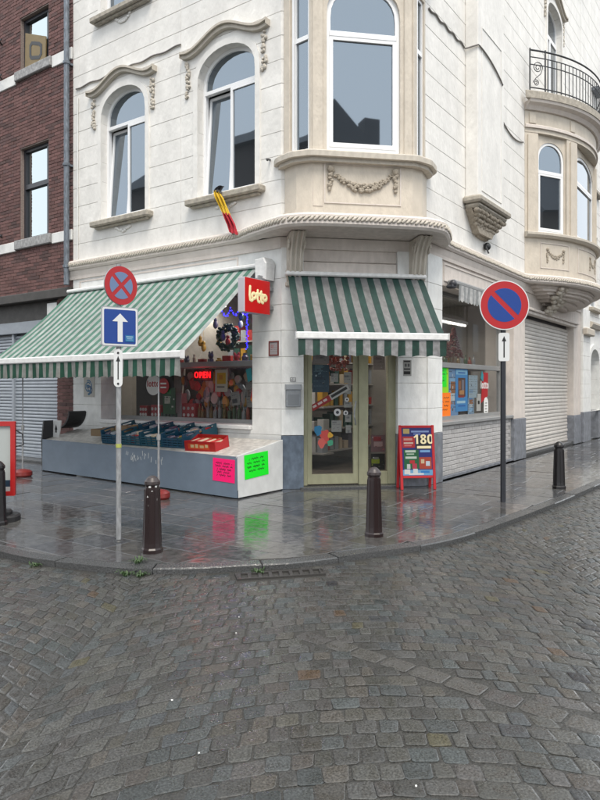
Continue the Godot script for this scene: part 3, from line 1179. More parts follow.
func cornice_path() -> PackedVector2Array:
	# plan of the string course: along the left wall, swelling out under the corner bay, on along the right wall and out round the bow
	var c := PackedVector2Array()
	c.append(pt(FL, -5.5, 0.0))
	c.append(pt(FL, -1.6, 0.0))
	var sw := PackedVector2Array([pt(FL, -1.2, 0.0), pt(FL, -0.75, 0.04), pt(FL, -0.42, 0.18), pt(FC, -0.06, 0.50), pt(FC, 0.14, 0.68), pt(FC, 0.45, 0.765), pt(FC, 1.2, 0.78), pt(FC, 1.97, 0.765), pt(FC, 2.28, 0.68), pt(FC, 2.48, 0.50), pt(FR, 0.32, 0.18), pt(FR, 0.55, 0.04), pt(FR, 0.95, 0.0)])
	for p in smooth_line(sw, 0.09): c.append(p)
	c.append(pt(FR, 1.6, 0.0))
	c.append(pt(FR, 4.9, 0.0))
	var bw := PackedVector2Array([pt(FR, 5.0, 0.0), pt(FR, 5.25, 0.06)])
	for i in 15:
		var q := arc_pt(lerpf(-37.0, 37.0, i / 14.0), 0.06)
		bw.append(pt(FR, q.x, q.z))
	bw.append(pt(FR, 10.5, 0.06))
	for p in smooth_line(bw, 0.12): c.append(p)
	c.append(pt(FR, 10.76, 0.0))
	return c

func build_cornice(b: Node):
	var cp := cornice_path()
	var path := bend(cp, 0.0)
	var co := node("cornice", b)
	var m := MB.new()
	m.sweep(path, P2([-0.1, 4.035, 0.085, 4.035, 0.12, 4.07, 0.125, 4.20, 0.09, 4.235, -0.1, 4.25]))
	obj("moulding", m, M.beige_low, co)
	m = MB.new()
	var wl := PackedVector2Array([pt(FL, -5.5, 0.0), pt(FL, 0, 0), pt(FR, 0, 0), pt(FR, 10.76, 0.0)])
	m.sweep(bend(wl, 0.0), P2([-0.1, 3.86, 0.03, 3.86, 0.035, 3.92, 0.05, 3.96, 0.07, 4.03, -0.1, 4.034]))
	obj("cove", m, M.beige_low, co)
	# carved rope of leaves along the upper edge
	m = MB.new()
	var l := 0.0
	for i in cp.size() - 1:
		var d := cp[i + 1] - cp[i]
		var len := d.length()
		var u := d / len
		var o := Vector2(-u.y, u.x)
		while l < len:
			var p := cp[i] + u * l + o * 0.13
			m.xf = Transform3D(Basis(Vector3(u.x, 0, u.y), Vector3.UP, Vector3(o.x, 0, o.y)), Vector3(p.x, 4.135 + rng.randf_range(-0.006, 0.006), p.y))
			m.xf = m.xf * Transform3D(Basis(Vector3.BACK, 0.7), Vector3.ZERO)
			m.ball(Vector3.ZERO, Vector3(0.052, 0.024, 0.022), 6, 4)
			m.ball(Vector3(0.0, 0.042, -0.004), Vector3(0.03, 0.016, 0.018), 5, 3)
			l += 0.07
		l -= len
	m.xf = Transform3D.IDENTITY
	obj("carved_leaves", m, M.carved, co)
	# floor of the corner bay, closed underneath
	var fl := PackedVector2Array()
	for p in cp:
		var q := FC.affine_inverse() * Vector3(p.x, 0, p.y)
		if q.x > -0.45 and q.x < LCH + 0.45 and q.z > -0.35:
			fl.append(p)
	fl.append(pt(FC, LCH + 0.1, -0.1))
	fl.append(pt(FC, -0.1, -0.1))
	m = MB.new()
	m.plan(fl, 4.04, 4.22)
	obj("bay_soffit", m, M.beige_low, co)
	fl = PackedVector2Array()
	for p in arc_path(-40, 40, 0.03): fl.append(pt(FR, p.x, p.z))
	fl.append(pt(FR, 10.3, -0.05))
	fl.append(pt(FR, 5.4, -0.05))
	m = MB.new()
	m.plan(fl, 4.04, 4.22)
	obj("bow_soffit", m, M.beige_low, co)
	# the bow is carried by a scooped corbel with carving
	m = MB.new()
	for i in 6:
		var t := i / 5.0
		var q := PackedVector2Array()
		for p in arc_path(-36 + 16 * t, 36 - 16 * t, -0.05 - 0.65 * t * t, 14): q.append(Vector2(p.x, p.z))
		q.append(Vector2(q[-1].x, -0.02)); q.append(Vector2(q[0].x, -0.02))
		m.plan(q, 4.035 - 0.06 * (i + 1), 4.035 - 0.06 * i + 0.002 * i)
	obj("bow_corbel", m, M.beige_low, co, FR)
	m = MB.new()
	for i in 46:
		var t := rng.randf()
		var x := 7.0 + rng.randf_range(-0.95, 0.95) * (1.0 - t * 0.75)
		m.ball(Vector3(x, 3.98 - t * 0.5, 0.62 - 0.52 * t + rng.randf_range(-0.03, 0.03)), Vector3(0.09, 0.06, 0.07), 6, 4)
	obj("corbel_carving", m, M.carved, co, FR)

func build_corner_bay(b: Node):
	var bay := node("corner_bay", b, FC)
	var out := [Vector2(0.06, -0.05), Vector2(0.06, 0.06), Vector2(0.20, 0.30), Vector2(0.42, 0.42), Vector2(2.05, 0.42), Vector2(2.26, 0.30), Vector2(2.42, 0.06), Vector2(2.42, -0.05)]
	var m := MB.new()
	m.plan(PackedVector2Array(out), 4.2, 5.17)
	m.plan(Geometry2D.offset_polygon(PackedVector2Array(out), 0.035, Geometry2D.JOIN_ROUND)[0], 4.2, 4.40)
	obj("apron", m, M.beige, bay)
	# raised frames and festoon on the apron
	m = MB.new()
	m.ring(rect(0.62, 4.50, 1.86, 5.12), rect(0.635, 4.515, 1.845, 5.105), 0.41, 0.435)
	m.ring(rect(0.44, 4.45, 0.60, 5.14), rect(0.445, 4.455, 0.595, 5.135), 0.41, 0.43)
	obj("panel_bead", m, M.beige_low, bay)
	m = MB.new()
	m.xf = Transform3D(Basis(Vector3.UP, -1.02), Vector3(0.115, 0, 0.15))
	obj("garland", garland(0.72, 1.76, 5.02, 0.27, 0.445, 0.066, 0.30), M.relief, bay)
	# sill slab with rounded corners
	var so := Geometry2D.offset_polygon(PackedVector2Array(out), 0.17, Geometry2D.JOIN_ROUND)[0]
	m = MB.new()
	m.plan(so, 5.18, 5.28, 0.02)
	m.plan(Geometry2D.offset_polygon(PackedVector2Array(out), 0.10, Geometry2D.JOIN_ROUND)[0], 5.12, 5.185)
	obj("sill", m, M.carved, bay)
	# body above: front, two canted sides
	m = MB.new()
	var front := rect(0.42, 5.28, 2.05, 8.5)
	pierced(m, front, arch(0.66, 1.85, 5.32, 7.45, 7.98), 0.27, 0.42)
	# narrow pilaster strips
	for x in [[0.43, 0.60], [1.91, 2.04]]:
		m.box(Vector3(x[0], 5.29, 0.40), Vector3(x[1], 8.45, 0.445), 0.012)
	obj("front_wall", m, M.beige, bay)
	for sd in [0, 1]:
		var pa := Vector2(0.06, 0.0) if sd == 0 else Vector2(2.05, 0.42)
		var pb := Vector2(0.42, 0.42) if sd == 0 else Vector2(2.42, 0.0)
		var d := (pb - pa)
		var len := d.length()
		var ang := atan2(-d.y, d.x)
		var xf := Transform3D(Basis(Vector3.UP, ang), Vector3(pa.x, 0, pa.y))
		m = MB.new()
		pierced(m, rect(0.0, 5.28, len, 8.5), rect(0.17, 5.32, len - 0.05, 8.0), -0.13, 0.0)
		m.box(Vector3(0.0, 5.29, -0.02), Vector3(0.13, 8.45, 0.03), 0.01)
		obj("side_wall", m, M.beige, bay, xf)
		m = MB.new()
		m.ring(rect(0.17, 5.32, len - 0.05, 8.0), rect(0.215, 5.37, len - 0.095, 7.95), -0.09, -0.03)
		m.box(Vector3(0.2, 7.08, -0.085), Vector3(len - 0.08, 7.15, -0.025))
		m.box(Vector3(0.17, 5.32, -0.02), Vector3(0.20, 8.0, 0.012))
		obj("side_window_frame", m, M.upvc, bay, xf)
		m = MB.new()
		m.box(Vector3(0.2, 5.35, -0.062), Vector3(len - 0.08, 7.97, -0.056))
		obj("side_window_pane", m, M.pane, bay, xf)
	# front window
	m = MB.new()
	m.ring(arch(0.66, 1.85, 5.32, 7.45, 7.98), arch(0.73, 1.78, 5.42, 7.42, 7.91), 0.30, 0.37)
	m.box(Vector3(0.71, 7.13, 0.305), Vector3(1.80, 7.22, 0.385), 0.008)
	m.ring(rect(0.715, 5.40, 1.795, 7.14), rect(0.77, 5.47, 1.74, 7.08), 0.31, 0.378)
	obj("front_window_frame", m, M.upvc, bay)
	m = MB.new()
	m.prism(arch(0.70, 1.81, 5.38, 7.44, 7.94), 0.338, 0.345)
	obj("front_window_pane", m, M.pane, bay)
	m = MB.new()
	for i in 12:
		var xa := 1.56 + 0.022 * i
		m.quad(Vector3(xa, 5.3, 0.20 - 0.02 * (i & 1)), Vector3(xa + 0.022, 5.3, 0.20 - 0.02 * ((i + 1) & 1)), Vector3(xa + 0.022, 7.9, 0.20 - 0.02 * ((i + 1) & 1)), Vector3(xa, 7.9, 0.20 - 0.02 * (i & 1)), Vector3.BACK)
	obj("curtain", m, M.curtain, bay)
	m = MB.new()
	m.plan(so, 8.45, 8.62, 0.03)
	obj("cap", m, M.sill, bay)
	m = MB.new()
	m.plan(PackedVector2Array(out), 8.62, 14.3)
	obj("upper_bay", m, M.beige, bay)
	# scroll brackets carrying the bay
	for s in [0.20, 2.24]:
		var pr := PackedVector2Array()
		for i in 15:
			var t := i / 14.0
			pr.append(Vector2(0.08 + 0.46 * pow(t, 1.5) + 0.05 * sin(t * TAU), 3.30 + 0.72 * t))
		pr.append(Vector2(0.0, 4.02))
		pr.append(Vector2(0.0, 3.30))
		m = MB.new()
		m.ext(pr, Vector3(s - 0.12, 0, 0), Vector3.BACK, Vector3.UP, Vector3.RIGHT, 0.0, 0.24)
		for rb in [-0.075, 0.0, 0.075]:
			var tp := PackedVector3Array()
			for i in 15:
				tp.append(Vector3(s + rb, pr[i].y, pr[i].x + 0.008))
			m.tube(tp, 0.022, 6)
		for sx in [-0.125, 0.125]:
			for yy in [[3.86, 0.10, 0.30], [3.44, 0.06, 0.10]]:
				var sp := PackedVector3Array()
				for i in 19:
					var a := i * 0.62
					var r: float = yy[1] * (1.0 - i / 22.0)
					sp.append(Vector3(s + sx, yy[0] + r * sin(a), yy[2] + r * cos(a)))
				m.tube(sp, 0.014, 5)
		m.box(Vector3(s - 0.14, 3.24, 0.0), Vector3(s + 0.14, 3.31, 0.12), 0.01)
		obj("scroll_bracket", m, M.carved, b, FC)

func curved(b: Node, called: String, a0: float, a1: float, y0: float, y1: float, off: float, th: float, m: Material, n := 10):
	var q := PackedVector2Array()
	for p in arc_path(a0, a1, off, n): q.append(Vector2(p.x, p.z))
	for p in arc_path(a1, a0, off - th, n): q.append(Vector2(p.x, p.z))
	var mb := MB.new()
	mb.plan(q, y0, y1)
	return obj(called, mb, m, b)

func build_bow(b: Node):
	var bow := node("bow_window", b, FR)
	curved(bow, "apron", -41.5, 41.5, 4.22, 5.12, 0.0, 0.2, M.beige, 30)
	var m := MB.new()
	m.sweep(arc_path(-41.5, 41.5, 0.0), P2([-0.1, 5.12, 0.07, 5.12, 0.13, 5.17, 0.13, 5.22, 0.10, 5.24, -0.1, 5.25]))
	obj("sill", m, M.carved, bow)
	# panels with festoons
	for a in [[-35.0, -21.0], [-15.0, 15.0], [21.0, 35.0]]:
		var q0 := arc_pt(a[0], 0.002)
		var q1 := arc_pt(a[1], 0.002)
		m = MB.new()
		for s in [[4.42, 4.435], [5.0, 5.015]]:
			m.sweep(arc_path(a[0], a[1], 0.0, 8), P2([-0.01, s[0], 0.014, s[0], 0.014, s[1], -0.01, s[1]]))
		for e in a:
			var p: Vector3 = arc_pt(e, 0.004)
			m.xf = Transform3D(Basis(Vector3.UP, deg_to_rad(e)), p)
			m.box(Vector3(-0.007, 4.42, -0.02), Vector3(0.007, 5.015, 0.01))
			m.xf = Transform3D.IDENTITY
		obj("panel_bead", m, M.beige_low, bow)
		var mid: float = (a[0] + a[1]) * 0.5
		var gx := Transform3D(Basis(Vector3.UP, deg_to_rad(mid)), arc_pt(mid, 0.0))
		obj("garland", garland(-0.26, 0.26, 4.86, 0.17, 0.0, 0.045, 0.3), M.relief, bow, gx)
	# posts between the windows
	for a in [[-41.5, -36.0], [-22.0, -15.5], [15.5, 22.0], [36.0, 41.5]]:
		curved(bow, "post", a[0], a[1], 5.25, 7.56, 0.0, 0.16, M.beige, 4)
		var mm: float = (a[0] + a[1]) * 0.5
		curved(bow, "pilaster", mm - 1.7, mm + 1.7, 5.26, 7.5, 0.035, 0.05, M.beige, 3)
	curved(bow, "frieze", -41.5, 41.5, 7.56, 8.08, 0.01, 0.2, M.beige, 30)
	m = MB.new()
	m.sweep(arc_path(-41.5, 41.5), P2([-0.05, 7.66, 0.05, 7.66, 0.05, 7.72, 0.03, 7.74, -0.05, 7.74]))
	obj("architrave", m, M.beige_low, bow)
	m = MB.new()
	m.sweep(arc_path(-41.5, 41.5), P2([-0.1, 8.06, 0.06, 8.06, 0.12, 8.14, 0.22, 8.18, 0.24, 8.24, -0.1, 8.24]))
	obj("entablature", m, M.beige_low, bow)
	for e in [-38.5, -19.0, 19.0]:
		m = MB.new()
		m.xf = Transform3D(Basis(Vector3.UP, deg_to_rad(e)), arc_pt(e, 0.0))
		m.box(Vector3(-0.09, 7.76, 0.0), Vector3(0.09, 8.02, 0.035), 0.01)
		obj("frieze_block", m, M.beige, bow)
	# balcony slab
	var q := PackedVector2Array()
	for p in arc_path(-43.5, 43.5, 0.26, 30): q.append(Vector2(p.x, p.z))
	m = MB.new()
	m.plan(q, 8.24, 8.42, 0.02)
	obj("balcony_slab", m, M.sill, bow)
	# windows
	for a in [[-36.0, -22.0], [-15.5, 15.5], [22.0, 36.0]]:
		var p0 := arc_pt(a[0], -0.08)
		var p1 := arc_pt(a[1], -0.08)
		var d := p1 - p0
		var xf := Transform3D(Basis(Vector3.UP, atan2(-d.z, d.x)), p0)
		var l := d.length()
		# arched spandrel
		m = MB.new()
		pierced(m, rect(0, 5.25, l, 7.57), arch(0.03, l - 0.03, 5.27, 6.98, 7.42), -0.1, 0.02)
		obj("spandrel", m, M.beige, bow, xf)
		m = MB.new()
		m.ring(arch(0.03, l - 0.03, 5.27, 6.98, 7.42), arch(0.085, l - 0.085, 5.35, 6.95, 7.36), -0.06, 0.0)
		m.box(Vector3(0.06, 6.66, -0.06), Vector3(l - 0.06, 6.74, 0.012), 0.006)
		m.ring(rect(0.075, 5.33, l - 0.075, 6.67), rect(0.12, 5.39, l - 0.12, 6.62), -0.05, 0.008)
		obj("window_frame", m, M.upvc, bow, xf)
		m = MB.new()
		m.prism(arch(0.06, l - 0.06, 5.3, 6.96, 7.39), -0.032, -0.026)
		obj("window_pane", m, M.pane, bow, xf)
		m = MB.new()
		for i in 30:
			var xa := lerpf(0.05, l - 0.05, i / 30.0)
			var xb := lerpf(0.05, l - 0.05, (i + 1) / 30.0)
			m.quad(Vector3(xa, 5.3, -0.14 - 0.02 * (i & 1)), Vector3(xb, 5.3, -0.14 - 0.02 * ((i + 1) & 1)), Vector3(xb, 7.4, -0.14 - 0.02 * ((i + 1) & 1)), Vector3(xa, 7.4, -0.14 - 0.02 * (i & 1)), Vector3.BACK)
		obj("curtain", m, M.curtain, bow, xf)
	# iron railing
	var rl := node("railing", b, FR)
	for y in [[9.38, 0.02], [9.22, 0.012], [9.05, 0.012], [8.52, 0.014]]:
		m = MB.new()
		var pp := arc_path(-41.0, 41.0, 0.16)
		for i in pp.size(): pp[i].y = y[0]
		m.tube(pp, y[1], 6)
		obj("rail", m, M.iron, rl)
	var bm := MB.new()
	bm.tube(P3([0, 8.42, 0, 0, 9.22, 0]), 0.010, 6)
	var bme := bm.mesh()
	var i := 0
	for e in range(-34, 35, 2):
		inst("baluster", bme, M.iron, rl, Transform3D(Basis.IDENTITY, arc_pt(e, 0.16)))
	bm = MB.new()
	bm.tube(P3([0, 8.42, 0, 0, 9.42, 0]), 0.018, 8)
	bme = bm.mesh()
	for e in [-41.0, -35.0, 35.0, 41.0]:
		inst("post", bme, M.iron, rl, Transform3D(Basis.IDENTITY, arc_pt(e, 0.16)))
	for e in [-38.0, 38.0]:
		m = MB.new()
		m.xf = Transform3D(Basis(Vector3.UP, deg_to_rad(e)), arc_pt(e, 0.16))
		var sp := PackedVector3Array()
		for k in 34:
			var t := k / 33.0
			var r := 0.13 * (1.0 - t * 0.85)
			sp.append(Vector3(r * cos(t * 13.0), 9.0 - 0.02 * t + r * sin(t * 13.0), 0))
		m.tube(sp, 0.010, 5)
		sp = PackedVector3Array()
		for k in 30:
			var t := k / 29.0
			var r := 0.08 * (1.0 - t * 0.85)
			sp.append(Vector3(-0.04 + r * cos(PI - t * 12.0), 8.64 + r * sin(PI - t * 12.0), 0))
		m.tube(sp, 0.009, 5)
		m.tube(P3([0.13, 9.0, 0, 0.08, 8.86, 0, -0.06, 8.74, 0, -0.12, 8.64, 0]), 0.010, 5)
		obj("scroll", m, M.iron, rl)

func slat_shutter(parent: Node, F: Transform3D, x0: float, x1: float, y0: float, y1: float, z: float, pitch: float, m: Material):
	var s := node("roller_shutter", parent, F)
	var b := MB.new()
	# each slat is a shallow curved strip
	var pr := P2([0.0, 0.004, 0.008, 0.010, 0.014, pitch * 0.35, 0.013, pitch * 0.65, 0.004, pitch - 0.003, -0.01, pitch - 0.003, -0.01, 0.004])
	b.ext(pr, Vector3.ZERO, Vector3.BACK, Vector3.UP, Vector3.RIGHT, x0, x1)
	var me := b.mesh()
	var y := y0
	while y + pitch < y1:
		inst("slat", me, m, s, Transform3D(Basis(Vector3.UP, rng.randf_range(-0.0008, 0.0008)), Vector3(0, y, z)))
		y += pitch
	b = MB.new()
	b.box(Vector3(x0, y0 - 0.06, z - 0.02), Vector3(x1, y0 + 0.002, z + 0.02), 0.005)
	obj("bottom_rail", b, m, s)
	b = MB.new()
	b.box(Vector3(x0 - 0.05, y0 - 0.06, z - 0.06), Vector3(x1 + 0.05, y1, z - 0.03))
	obj("backing", b, M.dark_frame, s)

func build_ground_floor(b: Node):
	var low := [0.0, 0.86, 1.28, 1.70, 2.12, 2.54, 2.96, 3.38, 3.87]
	# left street: shop opening
	course_wall(b, FL, -5.42, 0.0, low, [rect(-4.52, 0.93, -0.60, 3.42)], M.white_low, M.white_joint, 0.44)
	# corner pilasters
	course_wall(b, FC, 0.0, 0.36, [0.86, 1.28, 1.70, 2.12, 2.54, 2.96, 3.38, 3.87], [], M.white_low, M.white_joint, 0.3, [], 0.05)
	course_wall(b, FC, 1.93, LCH, [0.86, 1.28, 1.70, 2.12, 2.54, 2.96, 3.38, 3.87], [], M.white_low, M.white_joint, 0.3, [], 0.05)
	var m := MB.new()
	m.box(Vector3(0.0, 0.0, -0.25), Vector3(0.36, 0.856, 0.062), 0.006)
	obj("plinth", m, M.base_blue, b, FC)
	m = MB.new()
	m.box(Vector3(1.93, 0.0, -0.25), Vector3(LCH, 0.856, 0.062), 0.006)
	obj("plinth", m, M.base_grey, b, FC)
	m = MB.new()
	m.box(Vector3(0.362, 2.62, -0.3), Vector3(1.928, 3.40, -0.05))
	m.box(Vector3(0.362, 3.40, -0.3), Vector3(1.928, 3.66, 0.0), 0.01)
	m.box(Vector3(0.362, 3.67, -0.3), Vector3(1.928, 3.868, -0.02), 0.01)
	m.box(Vector3(0.0, 3.872, -0.3), Vector3(LCH, 4.199, -0.005))
	obj("door_lintel", m, M.beige_low, b, FC)
	# right street
	course_wall(b, FR, 0.0, 0.58, [0.86, 1.28, 1.70, 2.12, 2.54, 2.96, 3.38, 3.87], [], M.white_low, M.white_joint, 0.3, [], 0.05)
	m = MB.new()
	m.box(Vector3(0.0, 0.0, -0.25), Vector3(0.58, 0.856, 0.06), 0.006)
	obj("plinth", m, M.base_grey, b, FR)
	m = MB.new()
	m.box(Vector3(4.60, 0.93, -0.4), Vector3(5.39, 3.42, 0.0), 0.008)
	obj("pier", m, M.beige_low, b, FR)
	m = MB.new()
	m.box(Vector3(4.58, 0.0, -0.4), Vector3(5.41, 0.93, 0.02), 0.008)
	obj("plinth", m, M.base_grey, b, FR)
	m = MB.new()
	m.box(Vector3(9.98, 0.83, -0.4), Vector3(10.78, 3.42, 0.0), 0.008)
	obj("pier", m, M.beige_low, b, FR)
	m = MB.new()
	m.box(Vector3(9.96, 0.0, -0.4), Vector3(10.78, 0.83, 0.02), 0.008)
	obj("plinth", m, M.base_grey, b, FR)
	m = MB.new()
	m.box(Vector3(0.582, 3.42, -0.4), Vector3(10.78, 3.87, -0.004))
	obj("fascia", m, M.beige_low, b, FR)
	m = MB.new()
	m.box(Vector3(5.2, 3.44, 0.0), Vector3(10.2, 3.50, 0.10), 0.01)
	m.box(Vector3(5.25, 3.36, -0.1), Vector3(10.15, 3.44, 0.05), 0.01)
	obj("shutter_lintel", m, M.beige_low, b, FR)
	m = MB.new()
	m.ring(rect(0.75, 3.5, 4.5, 3.82), rect(0.78, 3.53, 4.47, 3.79), -0.01, 0.012)
	obj("fascia_bead", m, M.beige_low, b, FR)
	m = MB.new()
	m.ring(rect(-5.2, 3.48, -0.9, 3.82), rect(-5.17, 3.51, -0.93, 3.79), -0.01, 0.012)
	obj("fascia_bead", m, M.beige_low, b, FL)
	slat_shutter(b, FR, 5.36, 10.0, 0.17, 3.40, -0.19, 0.095, M.shutter_beige)
	m = MB.new()
	m.box(Vector3(5.41, -0.05, -0.4), Vector3(9.96, 0.10, -0.02), 0.01)
	obj("threshold", m, M.kerb, b, FR)
	# right shop window: recessed, painted brick below
	var pl := node("brick_plinth", b, FR)
	m = MB.new()
	m.box(Vector3(0.582, 0.0, -0.35), Vector3(4.578, 0.95, -0.062))
	obj("mortar", m, M.mortar_paint if M.has("mortar_paint") else M.brick_paint2, pl)
	var bmesh := boxed(Vector3(0, 0, -0.05), Vector3(0.244, 0.071, 0.0), 0.006).mesh()
	var hmesh := boxed(Vector3(0, 0, -0.05), Vector3(0.118, 0.071, 0.0), 0.006).mesh()
	for r in 11:
		var y := 0.06 + r * 0.081
		var x := 0.59
		if r & 1:
			inst("brick", hmesh, M.brick_paint, pl, Transform3D(Basis.IDENTITY, Vector3(x, y, -0.05)))
			x += 0.126
		while x + 0.24 < 4.58:
			inst("brick", bmesh, M.brick_paint if rng.randf() < 0.6 else M.brick_paint2, pl, Transform3D(Basis(Vector3.UP, rng.randf_range(-0.006, 0.006)), Vector3(x, y, -0.05 + rng.randf_range(-0.003, 0.003))))
			x += 0.252
	m = MB.new()
	m.box(Vector3(0.582, 0.0, -0.09), Vector3(4.578, 0.055, -0.03), 0.006)
	obj("footing", m, M.base_grey, pl)
	m = MB.new()
	m.box(Vector3(0.582, 0.952, -0.42), Vector3(4.59, 1.02, 0.0), 0.01)
	obj("window_ledge", m, M.grey_frame, b, FR)
	shop_window(b, FR, 0.60, 4.58, 1.02, 3.41, -0.33, [2.05], [])
	shop_window(b, FL, -4.51, -0.61, 1.0, 3.41, -0.40, [2.05], [])
	m = MB.new()
	m.box(Vector3(-4.51, 0.93, -0.5), Vector3(-0.61, 1.0, 0.06), 0.01)
	obj("window_ledge", m, M.white_paint, b, FL)
	build_door(b)

func shop_window(b: Node, F: Transform3D, x0: float, x1: float, y0: float, y1: float, z: float, bars: Array, posts: Array):
	var w := node("shop_window", b, F)
	var m := MB.new()
	m.ring(rect(x0, y0, x1, y1), rect(x0 + 0.06, y0 + 0.07, x1 - 0.06, y1 - 0.06), z - 0.05, z + 0.04)
	obj("frame", m, M.grey_frame, w)
	var ys := [y0 + 0.05]
	for y in bars:
		m = MB.new()
		m.box(Vector3(x0 + 0.03, y - 0.05, z - 0.04), Vector3(x1 - 0.03, y + 0.05, z + 0.045), 0.008)
		obj("transom", m, M.grey_frame, w)
		ys.append(y)
	ys.append(y1 - 0.04)
	for i in ys.size() - 1:
		m = MB.new()
		m.box(Vector3(x0 + 0.04, ys[i], z - 0.004), Vector3(x1 - 0.04, ys[i + 1], z + 0.004))
		obj("pane", m, M.shop_pane, w)

func build_door(b: Node):
	var d := node("shop_door", b, FC)
	var m := MB.new()
	# fixed frame
	m.box(Vector3(0.36, 0.03, -0.2), Vector3(0.44, 2.62, -0.06), 0.008)
	m.box(Vector3(1.30, 0.03, -0.2), Vector3(1.46, 2.62, -0.06), 0.008)
	m.box(Vector3(1.80, 0.03, -0.2), Vector3(1.93, 2.62, -0.06), 0.008)
	m.box(Vector3(0.442, 2.48, -0.2), Vector3(1.298, 2.62, -0.065))
	m.box(Vector3(1.462, 2.30, -0.2), Vector3(1.798, 2.62, -0.065))
	m.box(Vector3(1.462, 0.03, -0.2), Vector3(1.798, 0.24, -0.065), 0.006)
	obj("frame", m, M.olive, d)
	m = MB.new()
	m.box(Vector3(0.30, -0.02, -0.3), Vector3(1.98, 0.03, 0.12), 0.01)
	obj("threshold", m, M.kerb, d)
	m = MB.new()
	m.ring(rect(0.445, 0.05, 1.295, 2.47), rect(0.52, 0.21, 1.215, 2.39), -0.15, -0.09)
	obj("leaf", m, M.olive, d)
	m = MB.new()
	m.box(Vector3(0.50, 0.19, -0.124), Vector3(1.235, 2.41, -0.116))
	obj("pane", m, M.shop_pane, d)
	m = MB.new()
	m.box(Vector3(1.45, 0.22, -0.134), Vector3(1.81, 2.32, -0.126))
	obj("pane", m, M.shop_pane, d)
	m = MB.new()
	m.tube(P3([1.255, 1.02, -0.09, 1.235, 1.05, -0.03, 1.21, 1.16, -0.015, 1.215, 1.28, -0.015, 1.24, 1.38, -0.03, 1.255, 1.40, -0.09]), 0.012, 8)
	obj("handle", m, M.steel, d)
	m = MB.new()
	m.box(Vector3(1.46, 2.20, -0.062), Vector3(1.80, 2.30, -0.056))
	obj("lime_strip", m, mat(0.25, 0.42, 0.02, 0.4), d)

# ------------------------------------------------------------------ neighbours
func bricks(F: Transform3D, parent: Node, x0: float, x1: float, y0: float, y1: float, holes: Array, sd: int):
	var r := RandomNumberGenerator.new()
	r.seed = sd
	var m := MB.new()
	m.colored = true
	var row := 0
	var y := y0
	while y + 0.06 < y1:
		var x := x0 - (0.11 if row & 1 else 0.0)
		while x < x1:
			var xa := maxf(x, x0)
			var xb := minf(x + 0.21, x1)
			if xb - xa > 0.02:
				var ok := true
				for h in holes:
					if xa >= h[0] - 0.001 and xb <= h[2] + 0.001 and y + 0.03 > h[1] and y + 0.03 < h[3]:
						ok = false
					elif y + 0.03 > h[1] and y + 0.03 < h[3]:
						if xa < h[0] and xb > h[0]: xb = h[0]
						if xa < h[2] and xb > h[2]: xa = h[2]
				if ok and xb > xa + 0.02:
					var t := r.randf_range(0.75, 1.25)
					m.col = Color(0.235 * t, 0.120 * t, 0.110 * t)
					if r.randf() < 0.2: m.col = Color(0.165 * t, 0.095 * t, 0.09 * t)
					var z := r.randf_range(-0.004, 0.004)
					var f := [Vector3(xa, y, z), Vector3(xb, y, z), Vector3(xb, y + 0.062, z), Vector3(xa, y + 0.062, z)]
					m.quad(f[0], f[1], f[2], f[3], Vector3.BACK)
					var bk := Vector3(0, 0, -0.014 - z)
					m.quad(f[0], f[1], f[1] + bk, f[0] + bk, Vector3.DOWN)
					m.quad(f[3], f[2], f[2] + bk, f[3] + bk, Vector3.UP)
					m.quad(f[0], f[3], f[3] + bk, f[0] + bk, Vector3.LEFT)
					m.quad(f[1], f[2], f[2] + bk, f[1] + bk, Vector3.RIGHT)
			x += 0.22
		y += 0.073
		row += 1
	var o := obj("bricks", m, M.brick, parent, F)
	o.set_meta("kind", "stuff")

